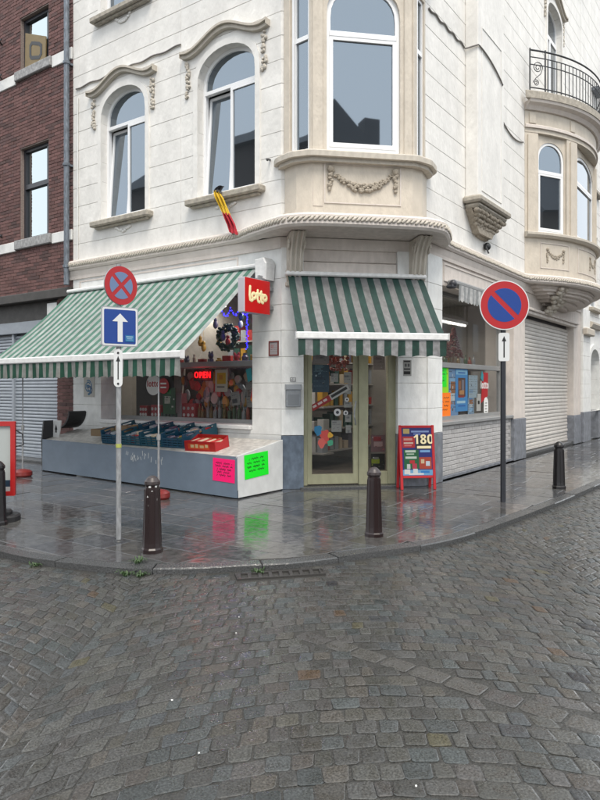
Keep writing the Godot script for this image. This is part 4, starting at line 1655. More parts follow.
func build_brick_house():
	var b := thing("brick_house", "red brick house with dark framed windows and closed grey shutters", "building")
	var x0 := -13.0
	var x1 := -5.44
	var holes := [[-7.36, 4.93, -6.28, 6.98], [-7.36, 8.72, -6.28, 9.9], [-9.9, 4.93, -8.8, 6.98], [-9.9, 8.72, -8.8, 9.9]]
	var m := MB.new()
	var pcs := [rect(x0, 3.72, x1, 12.0)]
	var hp := []
	for h in holes:
		hp.append(rect(h[0], h[1], h[2], h[3]))
	# backing of mortar, in columns around the openings
	var xs := [x0, -9.9, -8.8, -7.36, -6.28, x1]
	for i in 5:
		if i == 1 or i == 3:
			for yy in [[3.72, 4.93], [6.98, 8.72], [9.9, 12.0]]:
				m.box(Vector3(xs[i], yy[0], -0.3), Vector3(xs[i + 1], yy[1], -0.014))
		else:
			m.box(Vector3(xs[i], 3.72, -0.3), Vector3(xs[i + 1], 12.0, -0.014))
	obj("mortar", m, M.mortar, b, FL)
	bricks(FL, b, x0, x1, 3.72, 12.0, holes, 5)
	for h in holes:
		var w := node("window", b, FL)
		m = MB.new()
		m.ring(rect(h[0], h[1], h[2], h[3]), rect(h[0] + 0.07, h[1] + 0.07, h[2] - 0.07, h[3] - 0.07), -0.2, -0.1)
		if h[1] < 6.0:
			m.box(Vector3(h[0] + 0.05, 6.08, -0.2), Vector3(h[2] - 0.05, 6.18, -0.09))
		m.box(Vector3(h[2] - 0.22, h[1] + 0.05, -0.19), Vector3(h[2] - 0.06, h[3] - 0.05, -0.11))
		obj("frame", m, M.dark_frame, w)
		m = MB.new()
		m.box(Vector3(h[2] - 0.02, h[1], -0.3), Vector3(h[2] + 0.0, h[3], -0.015))
		obj("reveal_board", m, M.brown_frame, w)
		m = MB.new()
		m.box(Vector3(h[0] + 0.05, h[1] + 0.05, -0.155), Vector3(h[2] - 0.05, h[3] - 0.05, -0.148))
		obj("pane", m, M.mirror_pane if M.has("mirror_pane") else M.pane, w)
		m = MB.new()
		m.box(Vector3(h[0] - 0.14, h[1] - 0.21, -0.1), Vector3(h[2] + 0.14, h[1], 0.07), 0.015)
		obj("sill", m, M.bluestone, w)
		obj("room", room_shell(h[0] - 0.6, h[2] + 0.6, h[1] - 0.7, h[3] + 0.5, 4.0), M.room, w)
	for y in [[4.70, 4.92], [8.46, 8.71]]:
		for xx in [[x0, -10.05], [-8.65, -7.51], [-6.13, x1]]:
			m = MB.new()
			m.box(Vector3(xx[0], y[0], -0.05), Vector3(xx[1], y[1], 0.03), 0.01)
			obj("stone_band", m, M.white_low, b, FL)
	m = MB.new()
	m.box(Vector3(x0, 3.52, -0.3), Vector3(x1, 3.715, 0.10), 0.015)
	obj("lintel_band", m, M.dark_stone, b, FL)
	m = MB.new()
	m.box(Vector3(x0, 3.12, -0.35), Vector3(-6.05, 3.52, -0.12))
	obj("shutter_box", m, M.dark_stone, b, FL)
	m = MB.new()
	m.box(Vector3(x0, 2.86, -0.34), Vector3(-6.05, 3.12, -0.10), 0.01)
	obj("shutter_head", m, M.shutter_grey, b, FL)
	m = MB.new()
	m.box(Vector3(-6.0, 0.0, -0.35), Vector3(x1, 3.52, -0.03))
	obj("pier_mortar", m, M.mortar, b, FL)
	bricks(at(FL, 0, 0, -0.016), b, -6.0, x1, 0.0, 3.5, [], 9)
	for xx in [[-13.0, -10.4], [-10.28, -7.93], [-7.85, -6.02]]:
		slat_shutter(b, FL, xx[0], xx[1], 0.12, 2.86, -0.2, 0.075, M.shutter_grey)
	m = MB.new()
	m.box(Vector3(-13.0, -0.06, -0.4), Vector3(-5.44, 0.055, 0.09), 0.01)
	obj("threshold", m, M.kerb, b, FL)
	for x in [-7.89, -10.34]:
		m = MB.new()
		m.box(Vector3(x - 0.04, 0.0, -0.25), Vector3(x + 0.04, 2.86, -0.14), 0.006)
		obj("shutter_guide", m, M.shutter_grey, b, FL)
	m = MB.new()
	m.box(Vector3(x0, 12.0, -6.0), Vector3(x1, 12.2, 0.2))
	obj("roof_edge", m, M.dark_stone, b, FL)
	# iron wall brackets
	for y in [9.55, 8.75, 5.1]:
		m = MB.new()
		m.tube(P3([-8.1, y, 0, -8.02, y + 0.02, 0.12, -7.85, y - 0.02, 0.16]), 0.02, 6)
		obj("wall_bracket", m, M.iron, b, FL)
	# flat ochre shape with a dark rounded outline, set before the upper pane
	var s := thing("ochre_shape", "ochre shape with black rounded rectangle outline in upper brick house window", "board", at(FL, -7.26, 8.72, -0.075, 0.0))
	m = MB.new()
	m.prism(P2([0.0, 0.06, 0.12, 0.0, 0.78, 0.0, 0.80, 0.55, 0.02, 0.86]), 0.0, 0.02)
	obj("panel", m, mat(0.22, 0.16, 0.07, 0.6, "soft", Vector3(1, 1, 1)), s)
	m = MB.new()
	m.ring(P2([0.24, 0.20, 0.56, 0.12, 0.66, 0.20, 0.66, 0.42, 0.56, 0.50, 0.27, 0.60, 0.18, 0.54, 0.18, 0.28]), P2([0.28, 0.27, 0.54, 0.205, 0.585, 0.24, 0.585, 0.38, 0.53, 0.43, 0.29, 0.52, 0.25, 0.48, 0.25, 0.31]), 0.015, 0.025)
	obj("outline", m, M.black, s)

func build_right_house():
	var b := thing("white_house", "white neighbouring house with arched doorway beyond the beige roller shutter", "building")
	course_wall(b, FR, 10.80, 11.70, levels(0.9, 4.0, 0.42), [], M.white_low, M.white_joint, 0.3, [], 0.07)
	course_wall(b, FR, 11.70, 20.0, [0.9, 1.4, 1.9, 2.4, 2.9, 3.4, 3.9], [arch(11.85, 13.1, 0.0, 2.35, 2.85), rect(14.2, 1.1, 15.6, 3.2)], M.white_low, M.white_joint)
	course_wall(b, FR, 10.80, 20.0, levels(3.9, 15.6, 0.425), [rect(12.0, 4.15, 13.1, 6.5), rect(12.0, 7.9, 13.1, 10.2), rect(14.6, 4.15, 15.7, 6.5)], M.white, M.white_joint, 0.3, [], 0.0)
	var m := MB.new()
	m.box(Vector3(10.79, 0, -0.3), Vector3(11.72, 0.9, 0.09), 0.01)
	m.box(Vector3(11.721, 0, -0.3), Vector3(11.85, 0.9, 0.03))
	m.box(Vector3(13.1, 0, -0.3), Vector3(20.0, 0.9, 0.03))
	obj("plinth", m, M.base_grey, b, FR)
	m = MB.new()
	m.ring(arch(11.72, 13.23, 0.9, 2.42, 3.0), arch(11.85, 13.1, 0.901, 2.35, 2.85), -0.02, 0.06)
	obj("door_surround", m, M.white_low, b, FR)
	m = MB.new()
	m.box(Vector3(10.8, 3.2, 0.0), Vector3(11.78, 3.42, 0.2), 0.03)
	obj("capital", m, M.carved, b, FR)
	m = MB.new()
	m.sweep(P3([11.7, 0, 0, 13.4, 0, 0]), P2([0.0, 3.5, 0.1, 3.5, 0.16, 3.6, 0.16, 3.66, 0.0, 3.7]))
	obj("door_hood", m, M.carved, b, FR)
	m = MB.new()
	m.box(Vector3(11.8, 0.0, -0.62), Vector3(13.2, 2.9, -0.55))
	obj("door", m, M.white_low, b, FR)
	m = MB.new()
	m.box(Vector3(11.86, 0.0, -0.545), Vector3(11.98, 2.5, -0.5))
	obj("door_edge", m, M.dark_frame, b, FR)
	m = MB.new()
	m.box(Vector3(12.5, 1.55, -0.548), Vector3(12.62, 1.75, -0.53), 0.005)
	obj("door_bell", m, M.dark_frame, b, FR)
	for h in [[12.0, 4.15, 13.1, 6.5], [12.0, 7.9, 13.1, 10.2], [14.6, 4.15, 15.7, 6.5]]:
		m = MB.new()
		m.ring(rect(h[0], h[1], h[2], h[3]), rect(h[0] + 0.09, h[1] + 0.09, h[2] - 0.09, h[3] - 0.09), -0.16, -0.06)
		m.box(Vector3(h[0] + 0.05, h[3] - 0.75, -0.15), Vector3(h[2] - 0.05, h[3] - 0.66, -0.055))
		obj("window_frame", m, M.upvc, b, FR)
		m = MB.new()
		m.box(Vector3(h[0] + 0.06, h[1] + 0.06, -0.115), Vector3(h[2] - 0.06, h[3] - 0.06, -0.108))
		obj("window_pane", m, M.pane, b, FR)
		m = MB.new()
		m.box(Vector3(h[0] - 0.15, h[1] - 0.12, -0.05), Vector3(h[2] + 0.15, h[1], 0.14), 0.02)
		obj("window_sill", m, M.sill, b, FR)
		obj("room", room_shell(h[0] - 0.6, h[2] + 0.6, h[1] - 0.7, h[3] + 0.5, 4.0), M.room, b, FR)
	m = MB.new()
	m.box(Vector3(10.8, 15.6, -5.0), Vector3(20, 15.8, 0.3))
	obj("roof_edge", m, M.dark_stone, b, FR)
	# pipe with bracket on the upper wall
	var p := thing("downpipe", "dark bent downpipe clipped to the white house beside the iron balcony", "pipe", FR)
	m = MB.new()
	m.tube(P3([13.35, 12.5, 0.5, 13.3, 12.2, 0.42, 13.0, 11.8, 0.25, 12.95, 11.4, 0.2, 12.95, 10.0, 0.2, 12.85, 9.85, 0.2, 12.4, 9.75, 0.2]), 0.05, 8)
	obj("pipe", m, M.zinc, p)
	m = MB.new()
	m.box(Vector3(12.2, 11.0, 0.0), Vector3(12.95, 11.1, 0.22))
	obj("bracket", m, M.zinc, p)

func build_opposite():
	# houses on the other sides of the crossing, seen only as mirror images in the panes
	var G := Transform3D(Basis.IDENTITY, Vector3(8.0, 0, 8.5))
	var defs := [
		[G, 9.0, 10.4, 14.9, [[-0.8, -0.3, 15.9], [2.1, 2.9, 14.8]], "gabled slate roofed house mirrored in the corner bay pane"],
		[at(FL, -8.5, 0, 10.5, PI), 5.6, 10.9, 13.2, [[-1.6, -0.9, 14.2]], "brown house with steep roof mirrored in the arched window above the flag"],
		[at(FL, -14.3, 0, 10.5, PI), 5.6, 10.2, 13.0, [[1.2, 1.9, 13.8]], "brown house with chimney mirrored in the arched window by the downpipe"],
		[at(FR, 12.5, 0, 10.8, PI), 7.0, 8.6, 11.0, [[0.8, 1.6, 12.0]], "brown house beyond the street mirrored in the bow window"],
		[at(FR, 27.0, 0, 10.8, PI), 7.5, 9.2, 11.6, [[-1.6, -0.8, 12.5]], "brown house with tall chimney mirrored in the poster window"],
		[at(FR, 34.8, 0, 10.8, PI), 7.5, 10.2, 12.6, [[1.6, 2.4, 13.0]], "tall brown house mirrored in the poster window panes"],
		[at(FR, 42.6, 0, 10.8, PI), 7.5, 9.6, 12.0, [[-0.6, 0.2, 12.8]], "brown house far up the street mirrored in the poster window"]]
	for d in defs:
		var w: float = d[1]
		var h: float = d[2]
		var t: float = d[3]
		var b := thing("opposite_house", d[5], "building", d[0])
		var sg := 1.0 if d[0] == G else -1.0
		var m := MB.new()
		m.box(Vector3(-w / 2, -0.09, 0 if sg > 0 else -7.0), Vector3(w / 2, h, 7.0 if sg > 0 else 0.0))
		obj("wall", m, M.opposite, b)
		m = MB.new()
		if sg > 0:
			m.prism(P2([-w / 2 - 0.2, h - 0.1, w / 2 + 0.2, h - 0.1, 0.0, t]), -0.3, 7.3)
		else:
			m.ext(P2([0.3, h - 0.1, -7.2, h - 0.1, -3.5, t]), Vector3.ZERO, Vector3.BACK, Vector3.UP, Vector3.RIGHT, -w / 2, w / 2)
		var rf := obj("roof", m, M.slate, b)
		for c in d[4]:
			m = MB.new()
			m.box(Vector3(c[0], h, 1.0 if sg > 0 else -3.0), Vector3(c[1], c[2], 1.8 if sg > 0 else -2.0))
			obj("chimney", m, M.slate, rf)
		for i in 3:
			for k in 3:
				var x := -w / 2 + w * (i + 0.5) / 3.0
				var y := 0.9 + k * 3.1
				m = MB.new()
				var z := -0.03 if sg > 0 else -0.02
				m.box(Vector3(x - 0.5, y, z), Vector3(x + 0.5, y + 1.8, z + 0.05))
				obj("window", m, M.dark_frame, b)

# ------------------------------------------------------------------ awnings
func awning(called: String, label: String, F: Transform3D, x0: float, x1: float, n0: float, y0: float, n1: float, y1: float, period: float, val: float, green: Color, pale: Color, green_v: Color, pale_v: Color, m_cloth: Material, sag: float) -> Node3D:
	var a := thing(called, label, "awning", F)
	var m := MB.new()
	m.colored = true
	var cnt := int(round((x1 - x0) / period * 2.0))
	var sw := (x1 - x0) / cnt
	var seg := 8
	for i in cnt:
		m.col = green if i % 2 == 0 else pale
		var v := rng.randf_range(0.93, 1.05)
		m.col = Color(m.col.r * v, m.col.g * v, m.col.b * v)
		for k in seg:
			var q := []
			for e in [[i, k], [i + 1, k], [i + 1, k + 1], [i, k + 1]]:
				var t: float = float(e[1]) / seg
				var xx: float = x0 + sw * e[0]
				var dip := -sag * sin(PI * t) * (0.7 + 0.3 * sin(xx * 2.1)) + 0.006 * sin(xx * 9.0 + t * 4.0) * sin(PI * t)
				q.append(Vector3(xx, lerpf(y0, y1, t) + dip, lerpf(n0, n1, t)))
			m.quad(q[0], q[1], q[2], q[3], Vector3(0, 1, 0.5))
	obj("canvas", m, m_cloth, a)
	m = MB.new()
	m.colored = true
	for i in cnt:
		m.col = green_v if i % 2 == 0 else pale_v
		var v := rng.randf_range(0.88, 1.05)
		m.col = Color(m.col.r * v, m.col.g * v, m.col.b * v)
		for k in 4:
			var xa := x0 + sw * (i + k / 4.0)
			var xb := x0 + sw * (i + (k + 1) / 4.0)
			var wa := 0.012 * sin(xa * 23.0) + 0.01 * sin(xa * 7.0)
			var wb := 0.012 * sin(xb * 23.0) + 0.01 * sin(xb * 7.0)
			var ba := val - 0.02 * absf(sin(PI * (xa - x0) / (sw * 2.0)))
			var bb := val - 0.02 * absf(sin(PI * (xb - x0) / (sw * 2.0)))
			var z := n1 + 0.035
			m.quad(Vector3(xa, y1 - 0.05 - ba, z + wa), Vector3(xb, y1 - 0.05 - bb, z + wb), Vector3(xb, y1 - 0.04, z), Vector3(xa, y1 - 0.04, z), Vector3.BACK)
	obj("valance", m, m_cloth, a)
	m = MB.new()
	m.box(Vector3(x0 - 0.03, y1 - 0.055, n1 - 0.02), Vector3(x1 + 0.03, y1 + 0.05, n1 + 0.06), 0.015)
	obj("front_bar", m, M.white_paint, a)
	for x in [x0 - 0.036, x1 + 0.03]:
		m = MB.new()
		m.box(Vector3(x, y1 - 0.06, n1 - 0.025), Vector3(x + 0.006, y1 + 0.055, n1 + 0.065))
		obj("end_cap", m, M.white_paint, a)
	m = MB.new()
	m.box(Vector3(x0 - 0.04, y0 - 0.02, n0 - 0.1), Vector3(x1 + 0.04, y0 + 0.05, n0 + 0.08), 0.02)
	obj("roller_box", m, M.white_paint, a)
	# folding arms
	for s in [0.18, 0.82]:
		var xs := lerpf(x0, x1, s)
		var xe := lerpf(x0, x1, 0.5 + (s - 0.5) * 0.3)
		m = MB.new()
		m.tube(PackedVector3Array([Vector3(xs, y0 - 0.16, n0), Vector3(xe, lerpf(y0, y1, 0.5) - 0.16, lerpf(n0, n1, 0.5)), Vector3(xs, y1 - 0.01, n1 - 0.02)]), 0.022, 6)
		obj("folding_arm", m, M.white_paint, a)
	return a

func build_awnings():
	var a := awning("striped_awning", "wide green and white striped awning over the sales counter", FL, -5.34, -0.36, 0.12, 3.58, 1.84, 2.10, 0.20, 0.27, Color(0.07, 0.185, 0.135), Color(0.37, 0.40, 0.385), Color(0.010, 0.075, 0.045), Color(0.27, 0.275, 0.26), M.canvas, 0.05)  # darker valance tones: shade on the hanging cloth and dirt, put into the colour
	var m := MB.new()
	m.prism(P2([-0.34, 3.36, -0.12, 3.34, -0.10, 3.6, -0.16, 3.7, -0.34, 3.68]), 0.03, 0.26, 0.02)
	obj("motor_cover", m, M.white_paint, a)
	awning("striped_awning", "weathered green and grey striped awning over the corner shop door", FC, 0.09, 2.33, 0.13, 3.42, 1.12, 2.38, 0.215, 0.25, Color(0.013, 0.05, 0.042), Color(0.20, 0.20, 0.20), Color(0.008, 0.045, 0.032), Color(0.28, 0.28, 0.285), M.canvas_dirty, 0.05)
	# rolled-up awning above the right hand window: box, arm joint and scalloped valance
	var r := thing("folded_awning", "rolled up awning with grey scalloped valance above the poster window", "awning", FR)
	m = MB.new()
	m.box(Vector3(0.80, 3.42, 0.03), Vector3(3.9, 3.52, 0.20), 0.03)
	obj("cassette", m, M.grey_frame, r)
	m = MB.new()
	m.ball(Vector3(0.78, 3.44, 0.16), Vector3(0.07, 0.07, 0.07), 10, 6)
	m.box(Vector3(0.70, 3.36, 0.06), Vector3(0.86, 3.42, 0.2), 0.02)
	obj("arm_joint", m, M.dark_frame, r)
	m = MB.new()
	m.colored = true
	var cnt := 28
	for i in cnt:
		m.col = Color(0.52, 0.52, 0.51) if i % 2 else Color(0.30, 0.31, 0.31)
		for k in 4:
			var xa := 0.95 + 2.9 * (i + k / 4.0) / cnt
			var xb := 0.95 + 2.9 * (i + (k + 1) / 4.0) / cnt
			var ya := 3.16 - 0.035 * sin(PI * k / 4.0) + 0.02
			var yb := 3.16 - 0.035 * sin(PI * (k + 1) / 4.0) + 0.02
			m.quad(Vector3(xa, ya, 0.2 + 0.015 * sin(xa * 17)), Vector3(xb, yb, 0.2 + 0.015 * sin(xb * 17)), Vector3(xb, 3.44, 0.205), Vector3(xa, 3.44, 0.205), Vector3.BACK)
	obj("valance", m, M.canvas_dirty, r)
	# loose poles that prop the wide awning, each on a red foot
	for p in [[Vector3(-5.08, 0, -12.2), "thin metal awning prop on red foot before the grey shutters"], [Vector3(-2.07, 0, -9.75), "thin metal awning prop on red foot before the grey counter"]]:
		var t := thing("awning_prop", p[1], "pole", Transform3D(Basis.IDENTITY, p[0]), "awning props")
		m = MB.new()
		m.lathe(P2([0.0, 0.0, 0.15, 0.0, 0.17, 0.03, 0.165, 0.09, 0.12, 0.12, 0.03, 0.14, 0.0, 0.14]), 14)
		obj("foot", m, M.red_plastic, t)
		m = MB.new()
		m.tube(P3([0, 0.1, 0, 0, 0.9, 0]), 0.017, 8)
		m.tube(P3([0, 0.9, 0, 0, 1.84, 0]), 0.012, 8)
		obj("pole", m, M.steel, t)
		m = MB.new()
		m.lathe(P2([0.0, 0.86, 0.03, 0.86, 0.03, 0.94, 0.0, 0.94]), 8)
		obj("clamp", m, M.grey_frame, t)

# ------------------------------------------------------------------ things on the walls
func build_wall_things():
	var m: MB
	# downpipe between brick and white house
	var p := thing("downpipe", "grey zinc downpipe running down between brick and white houses", "pipe", FL)
	m = MB.new()
	m.tube(P3([-5.46, 3.75, 0.13, -5.46, 11.9, 0.13]), 0.055, 12)
	obj("pipe", m, M.zinc, p)
	for y in [4.1, 6.2, 8.3, 10.4]:
		m = MB.new()
		m.lathe(P2([0.056, y, 0.075, y + 0.005, 0.075, y + 0.06, 0.056, y + 0.065]), 12, Vector3(-5.46, 0, 0.13))
		m.box(Vector3(-5.50, y + 0.01, 0.0), Vector3(-5.42, y + 0.05, 0.08))
		obj("collar", m, M.zinc, p)
	# lottery box sign, square to the wall
	var s := thing("box_sign", "square red box sign with cream lettering on grey sides", "sign", at(FL, -0.10, 2.78, 0.14))
	m = MB.new()
	m.box(Vector3(-0.16, 0, 0), Vector3(-0.02, 0.54, 0.62), 0.01)
	obj("case", m, M.sign_grey, s)
	m = MB.new()
	m.box(Vector3(-0.02, 0.008, 0.008), Vector3(-0.012, 0.532, 0.612))
	obj("face", m, mat(0.45, 0.010, 0.010, 0.3, "", Vector3.ONE, {em = Color(0.7, 0.02, 0.02), ee = 0.10}), s)
	var cream := mat(0.75, 0.68, 0.42, 0.4, "", Vector3.ONE, {em = Color(0.8, 0.72, 0.45), ee = 0.12})
	# rounded fat letters drawn as tubes: l o t t o
	var lx := Transform3D(Basis(Vector3(0, 0, -1), Vector3.UP, Vector3(1, 0, 0)), Vector3(-0.012, 0.27, 0.31))
	for g in letters_lotto():
		m = MB.new()
		for st in g:
			m.tube(st, 0.027, 8)
			for e in [st[0], st[-1]]:
				m.ball(e, Vector3(0.027, 0.027, 0.027), 8, 5)
		var lt := obj("letter", m, cream, s, lx)
		lt.scale = Vector3(1, 1, 0.35)
	m = MB.new()
	m.box(Vector3(-0.11, 0.54, 0.0), Vector3(-0.07, 0.62, 0.2))
	m.box(Vector3(-0.13, 0.1, -0.15), Vector3(-0.05, 0.16, 0.01))
	m.box(Vector3(-0.13, 0.4, -0.15), Vector3(-0.05, 0.46, 0.01))
	obj("bracket", m, M.steel, s)
	# mailbox
	s = thing("mailbox", "small grey metal mailbox on the corner pilaster beside the door", "mailbox", at(FC, 0.06, 1.32, 0.055))
	m = MB.new()
	m.box(Vector3(0, 0, 0), Vector3(0.24, 0.34, 0.09), 0.008)
	obj("body", m, mat(0.30, 0.32, 0.34, 0.4, "soft", Vector3(2, 2, 2), {metal = 0.3}), s)
	m = MB.new()
	m.prism(P2([-0.008, 0.27, 0.248, 0.27, 0.248, 0.36, -0.008, 0.36]), 0.0, 0.11, 0.01)
	obj("lid", m, mat(0.36, 0.38, 0.40, 0.35, "", Vector3.ONE, {metal = 0.3}), s)
	m = MB.new()
	m.box(Vector3(0.03, 0.03, 0.088), Vector3(0.21, 0.2, 0.094), 0.003)
	obj("panel", m, mat(0.22, 0.235, 0.25, 0.35, "", Vector3.ONE, {metal = 0.3}), s)
	m = MB.new()
	m.box(Vector3(0.19, 0.22, 0.088), Vector3(0.21, 0.24, 0.1))
	obj("lock", m, M.steel, s)
	# house number plate
	s = thing("number_plate", "tiny grey house number plate above the mailbox", "plate", at(FC, 0.14, 1.72, 0.055))
	m = MB.new()
	m.box(Vector3(0, 0, 0), Vector3(0.09, 0.07, 0.006))
	obj("plate", m, M.grey_frame, s)
	words("18", 0.05, 0.002, M.white_paint, s, Transform3D(Basis.IDENTITY, Vector3(0.045, 0.035, 0.007)), "digits")
	# red framed notice on the pier
	s = thing("notice_plate", "small white notice with red brown frame on the white pier", "notice", at(FL, -0.24, 2.14, 0.004))
	m = MB.new()
	m.ring(rect(0, 0, 0.2, 0.24), rect(0.02, 0.02, 0.18, 0.22), 0.0, 0.015)
	obj("frame", m, mat(0.16, 0.035, 0.03, 0.5), s)
	obj("sheet", sheet_mesh(0.17, 0.21), print_mat(print_sheet(41, Color(0.75, 0.73, 0.74), [Color(0.75, 0.6, 0.6)], 5, 48, 56, Color(0.5, 0.25, 0.25))), s, Transform3D(Basis.IDENTITY, Vector3(0.015, 0.015, 0.004)))
	# little stack of notices on the right pilaster
	s = thing("sticker_plate", "small black and white sticker on the pilaster right of the door", "sticker", at(FC, 2.02, 1.82, 0.053))
	obj("sheet", sheet_mesh(0.14, 0.26), print_mat(pic(28, 52, Color(0.72, 0.72, 0.7), [[0.1, 0.05, 0.8, 0.1, Color(0.15, 0.15, 0.15)], [0.2, 0.24, 0.25, 0.2, Color(0.35, 0.35, 0.35)], [0.55, 0.24, 0.25, 0.2, Color(0.35, 0.35, 0.35)], [0.1, 0.52, 0.8, 0.12, Color(0.3, 0.3, 0.3)], [0.1, 0.72, 0.8, 0.2, Color(0.08, 0.08, 0.08)]])), s)
	# small camera / lamp hook above it
	m = MB.new()
	m.tube(P3([2.08, 2.28, 0.05, 2.08, 2.29, 0.14, 2.10, 2.25, 0.17]), 0.02, 7)
	single("wall_hook", m, M.steel, "small metal hook on the pilaster under the awning edge", "hook", FC)
	# flag hanging rolled from the window sill
	s = thing("flag", "black yellow and red flag hanging rolled from an arched window sill", "flag", at(FL, -1.13, 4.93, 0.12))
	m = flag_roll([Vector3(-0.02, 0.10, 0.0), Vector3(-0.06, 0.03, 0.06), Vector3(-0.04, -0.02, 0.08)], [0.04, 0.075, 0.08])
	obj("black_band", m, M.black, s)
	m = flag_roll([Vector3(-0.10, 0.02, 0.05), Vector3(-0.03, -0.08, 0.09), Vector3(0.06, -0.26, 0.09), Vector3(0.15, -0.42, 0.08)], [0.05, 0.105, 0.10, 0.08])
	obj("yellow_band", m, mat(0.62, 0.40, 0.02, 0.8, "soft", Vector3(4, 4, 4)), s)
	m = flag_roll([Vector3(0.14, -0.40, 0.085), Vector3(0.22, -0.56, 0.08), Vector3(0.30, -0.76, 0.07)], [0.08, 0.105, 0.085])
	obj("red_band", m, mat(0.42, 0.02, 0.035, 0.8, "soft", Vector3(4, 4, 4)), s)
	# short iron peg between window and bay
	m = MB.new()
	m.tube(P3([-0.22, 5.32, 0.0, -0.17, 5.28, 0.16, -0.12, 5.24, 0.2]), 0.016, 6)
	single("wall_peg", m, M.iron, "short iron peg sticking out between arched window and bay", "peg", FL)
	# cables stapled along the upper wall
	m = MB.new()
	var c := PackedVector3Array()
	for i in 40:
		var t := i / 39.0
		c.append(Vector3(lerpf(-5.3, -2.25, t), 7.79 - 0.015 * sin(t * 31.0), 0.02))
	m.tube(c, 0.016, 5)
	single("wall_cable", m, M.dark_cable, "thin dark cable stapled across the white wall above arched windows", "cable", FL)
	m = MB.new()
	c = PackedVector3Array()
	for i in 30:
		var t := i / 29.0
		c.append(Vector3(lerpf(0.1, 1.7, t), 7.98 - 0.02 * sin(t * 27.0), 0.02))
	c.append(Vector3(1.72, 7.97, 0.27))
	for i in 12:
		var t := i / 11.0
		c.append(Vector3(lerpf(1.8, 3.05, t), 7.97 - 0.25 * t * t, 0.27))
	c.append(Vector3(3.2, 7.6, 0.03))
	for i in 12:
		var t := i / 11.0
		c.append(Vector3(lerpf(3.25, 5.2, t), 7.5 - 0.35 * sin(t * 2.4), 0.02))
	m.tube(c, 0.016, 5)
	single("wall_cable", m, M.dark_cable, "sagging dark cable crossing the chimney breast towards the balcony", "cable", FR)
	m = MB.new()
	m.tube(P3([-5.25, 4.26, 0.02, -5.24, 7.6, 0.02]), 0.014, 5)
	single("wall_cable", m, M.white_low, "white conduit running up the white wall beside the zinc downpipe", "cable", FL)
	# lamp bracket fragment on the right wall
	m = MB.new()
	m.ball(Vector3(2.75, 4.44, 0.06), Vector3(0.09, 0.08, 0.07), 9, 6)
	m.tube(P3([2.68, 4.44, 0.05, 2.62, 4.36, 0.1, 2.66, 4.28, 0.12]), 0.018, 6)
	single("iron_ring", m, M.iron, "small iron ring on the wall beneath the carved corbel", "ring", FR)
	# blue stickers on the left pier
	for k in 2:
		var st := poster("blue_sticker", ["lower blue swirl sticker on the pier at the counter end", "upper blue swirl sticker on the pier under the wide awning"][k], print_mat(blob_print(k)), FL, -5.06, 1.44 + 0.43 * k, 0.004, 0.34, 0.42, 0.0, "blue stickers on the pier", "sticker")
	# white plate on brick house
	m = MB.new()
	m.box(Vector3(-6.32, 3.02, 0.0), Vector3(-5.98, 3.44, 0.012))
	single("wall_plate", m, M.counter_white, "white plate fixed under the brick house lintel", "plate", FL)

func blob_print(sd: int) -> ImageTexture:      # loose blue brush swirls on cream
	var im := Image.create(64, 84, false, Image.FORMAT_RGB8)
	im.fill(Color(0.86, 0.85, 0.81))
	var r := RandomNumberGenerator.new()
	r.seed = 90 + sd
	for st in 7:
		var cx := 32 + r.randf_range(-9, 9)
		var cy := 42 + r.randf_range(-20, 20)
		var rr := r.randf_range(8, 20)
		var a0 := r.randf() * TAU
		var col := Color(0.04, 0.42, 0.62) if r.randf() < 0.8 else Color(0.02, 0.2, 0.4)
		for i in 60:
			var a := a0 + i * 0.06
			var px := int(cx + cos(a) * rr)
			var py := int(cy + sin(a) * rr * 1.2)
			im.fill_rect(Rect2i(px, py, 4, 4).intersection(Rect2i(0, 0, 64, 84)), col)
	return ImageTexture.create_from_image(im)

func letters_lotto() -> Array:
	var out := []
	# coordinates in metres around the centre of the face
	out.append([P3([-0.185, 0.125, 0, -0.195, 0.0, 0, -0.185, -0.075, 0, -0.15, -0.085, 0, -0.125, -0.065, 0])])
	var o := func(cx: float, cy: float, r: float):
		var p := PackedVector3Array()
		for i in 15:
			p.append(Vector3(cx + r * cos(TAU * i / 14.0), cy + r * 0.95 * sin(TAU * i / 14.0), 0))
		return [p]
	out.append(o.call(-0.095, -0.005, 0.043))
	out.append([P3([0.0, 0.085, 0, -0.005, -0.04, 0, 0.01, -0.08, 0, 0.04, -0.085, 0]), P3([-0.035, 0.03, 0, 0.05, 0.035, 0])])
	out.append([P3([0.085, 0.075, 0, 0.08, -0.04, 0, 0.095, -0.085, 0, 0.125, -0.09, 0]), P3([0.05, 0.025, 0, 0.13, 0.03, 0])])
	out.append(o.call(0.175, -0.01, 0.043))
	return out

func flag_roll(p: Array, r: Array) -> MB:      # a strip of cloth gathered in lengthwise folds
	var m := MB.new()
	var c := Curve3D.new()
	for i in p.size():
		var tg: Vector3 = (p[mini(i + 1, p.size() - 1)] - p[maxi(i - 1, 0)]) / 6.0
		c.add_point(p[i], -tg, tg)
	var n := 14
	var w := 22
	var rows := []
	for i in n + 1:
		var t := float(i) / n
		var q := c.sample_baked(c.get_baked_length() * t, true)
		var f := t * (r.size() - 1)
		var k := mini(int(f), r.size() - 2)
		var rr: float = lerpf(r[k], r[k + 1], f - k)
		var row := []
		for a in w + 1:
			var x := 2.0 * a / w - 1.0
			var fold := 0.028 * sin(x * 8.5 + t * 1.7) + 0.012 * sin(x * 17.0 - t * 3.0)
			row.append(q + Vector3(x * rr, -0.25 * x * rr + 0.012 * sin(x * 6.0) * t, fold + 0.02 * (1.0 - x * x)))
		rows.append(row)
	for i in n:
		for a in w:
			m.quad(rows[i][a], rows[i][a + 1], rows[i + 1][a + 1], rows[i + 1][a], Vector3.BACK)
	return m

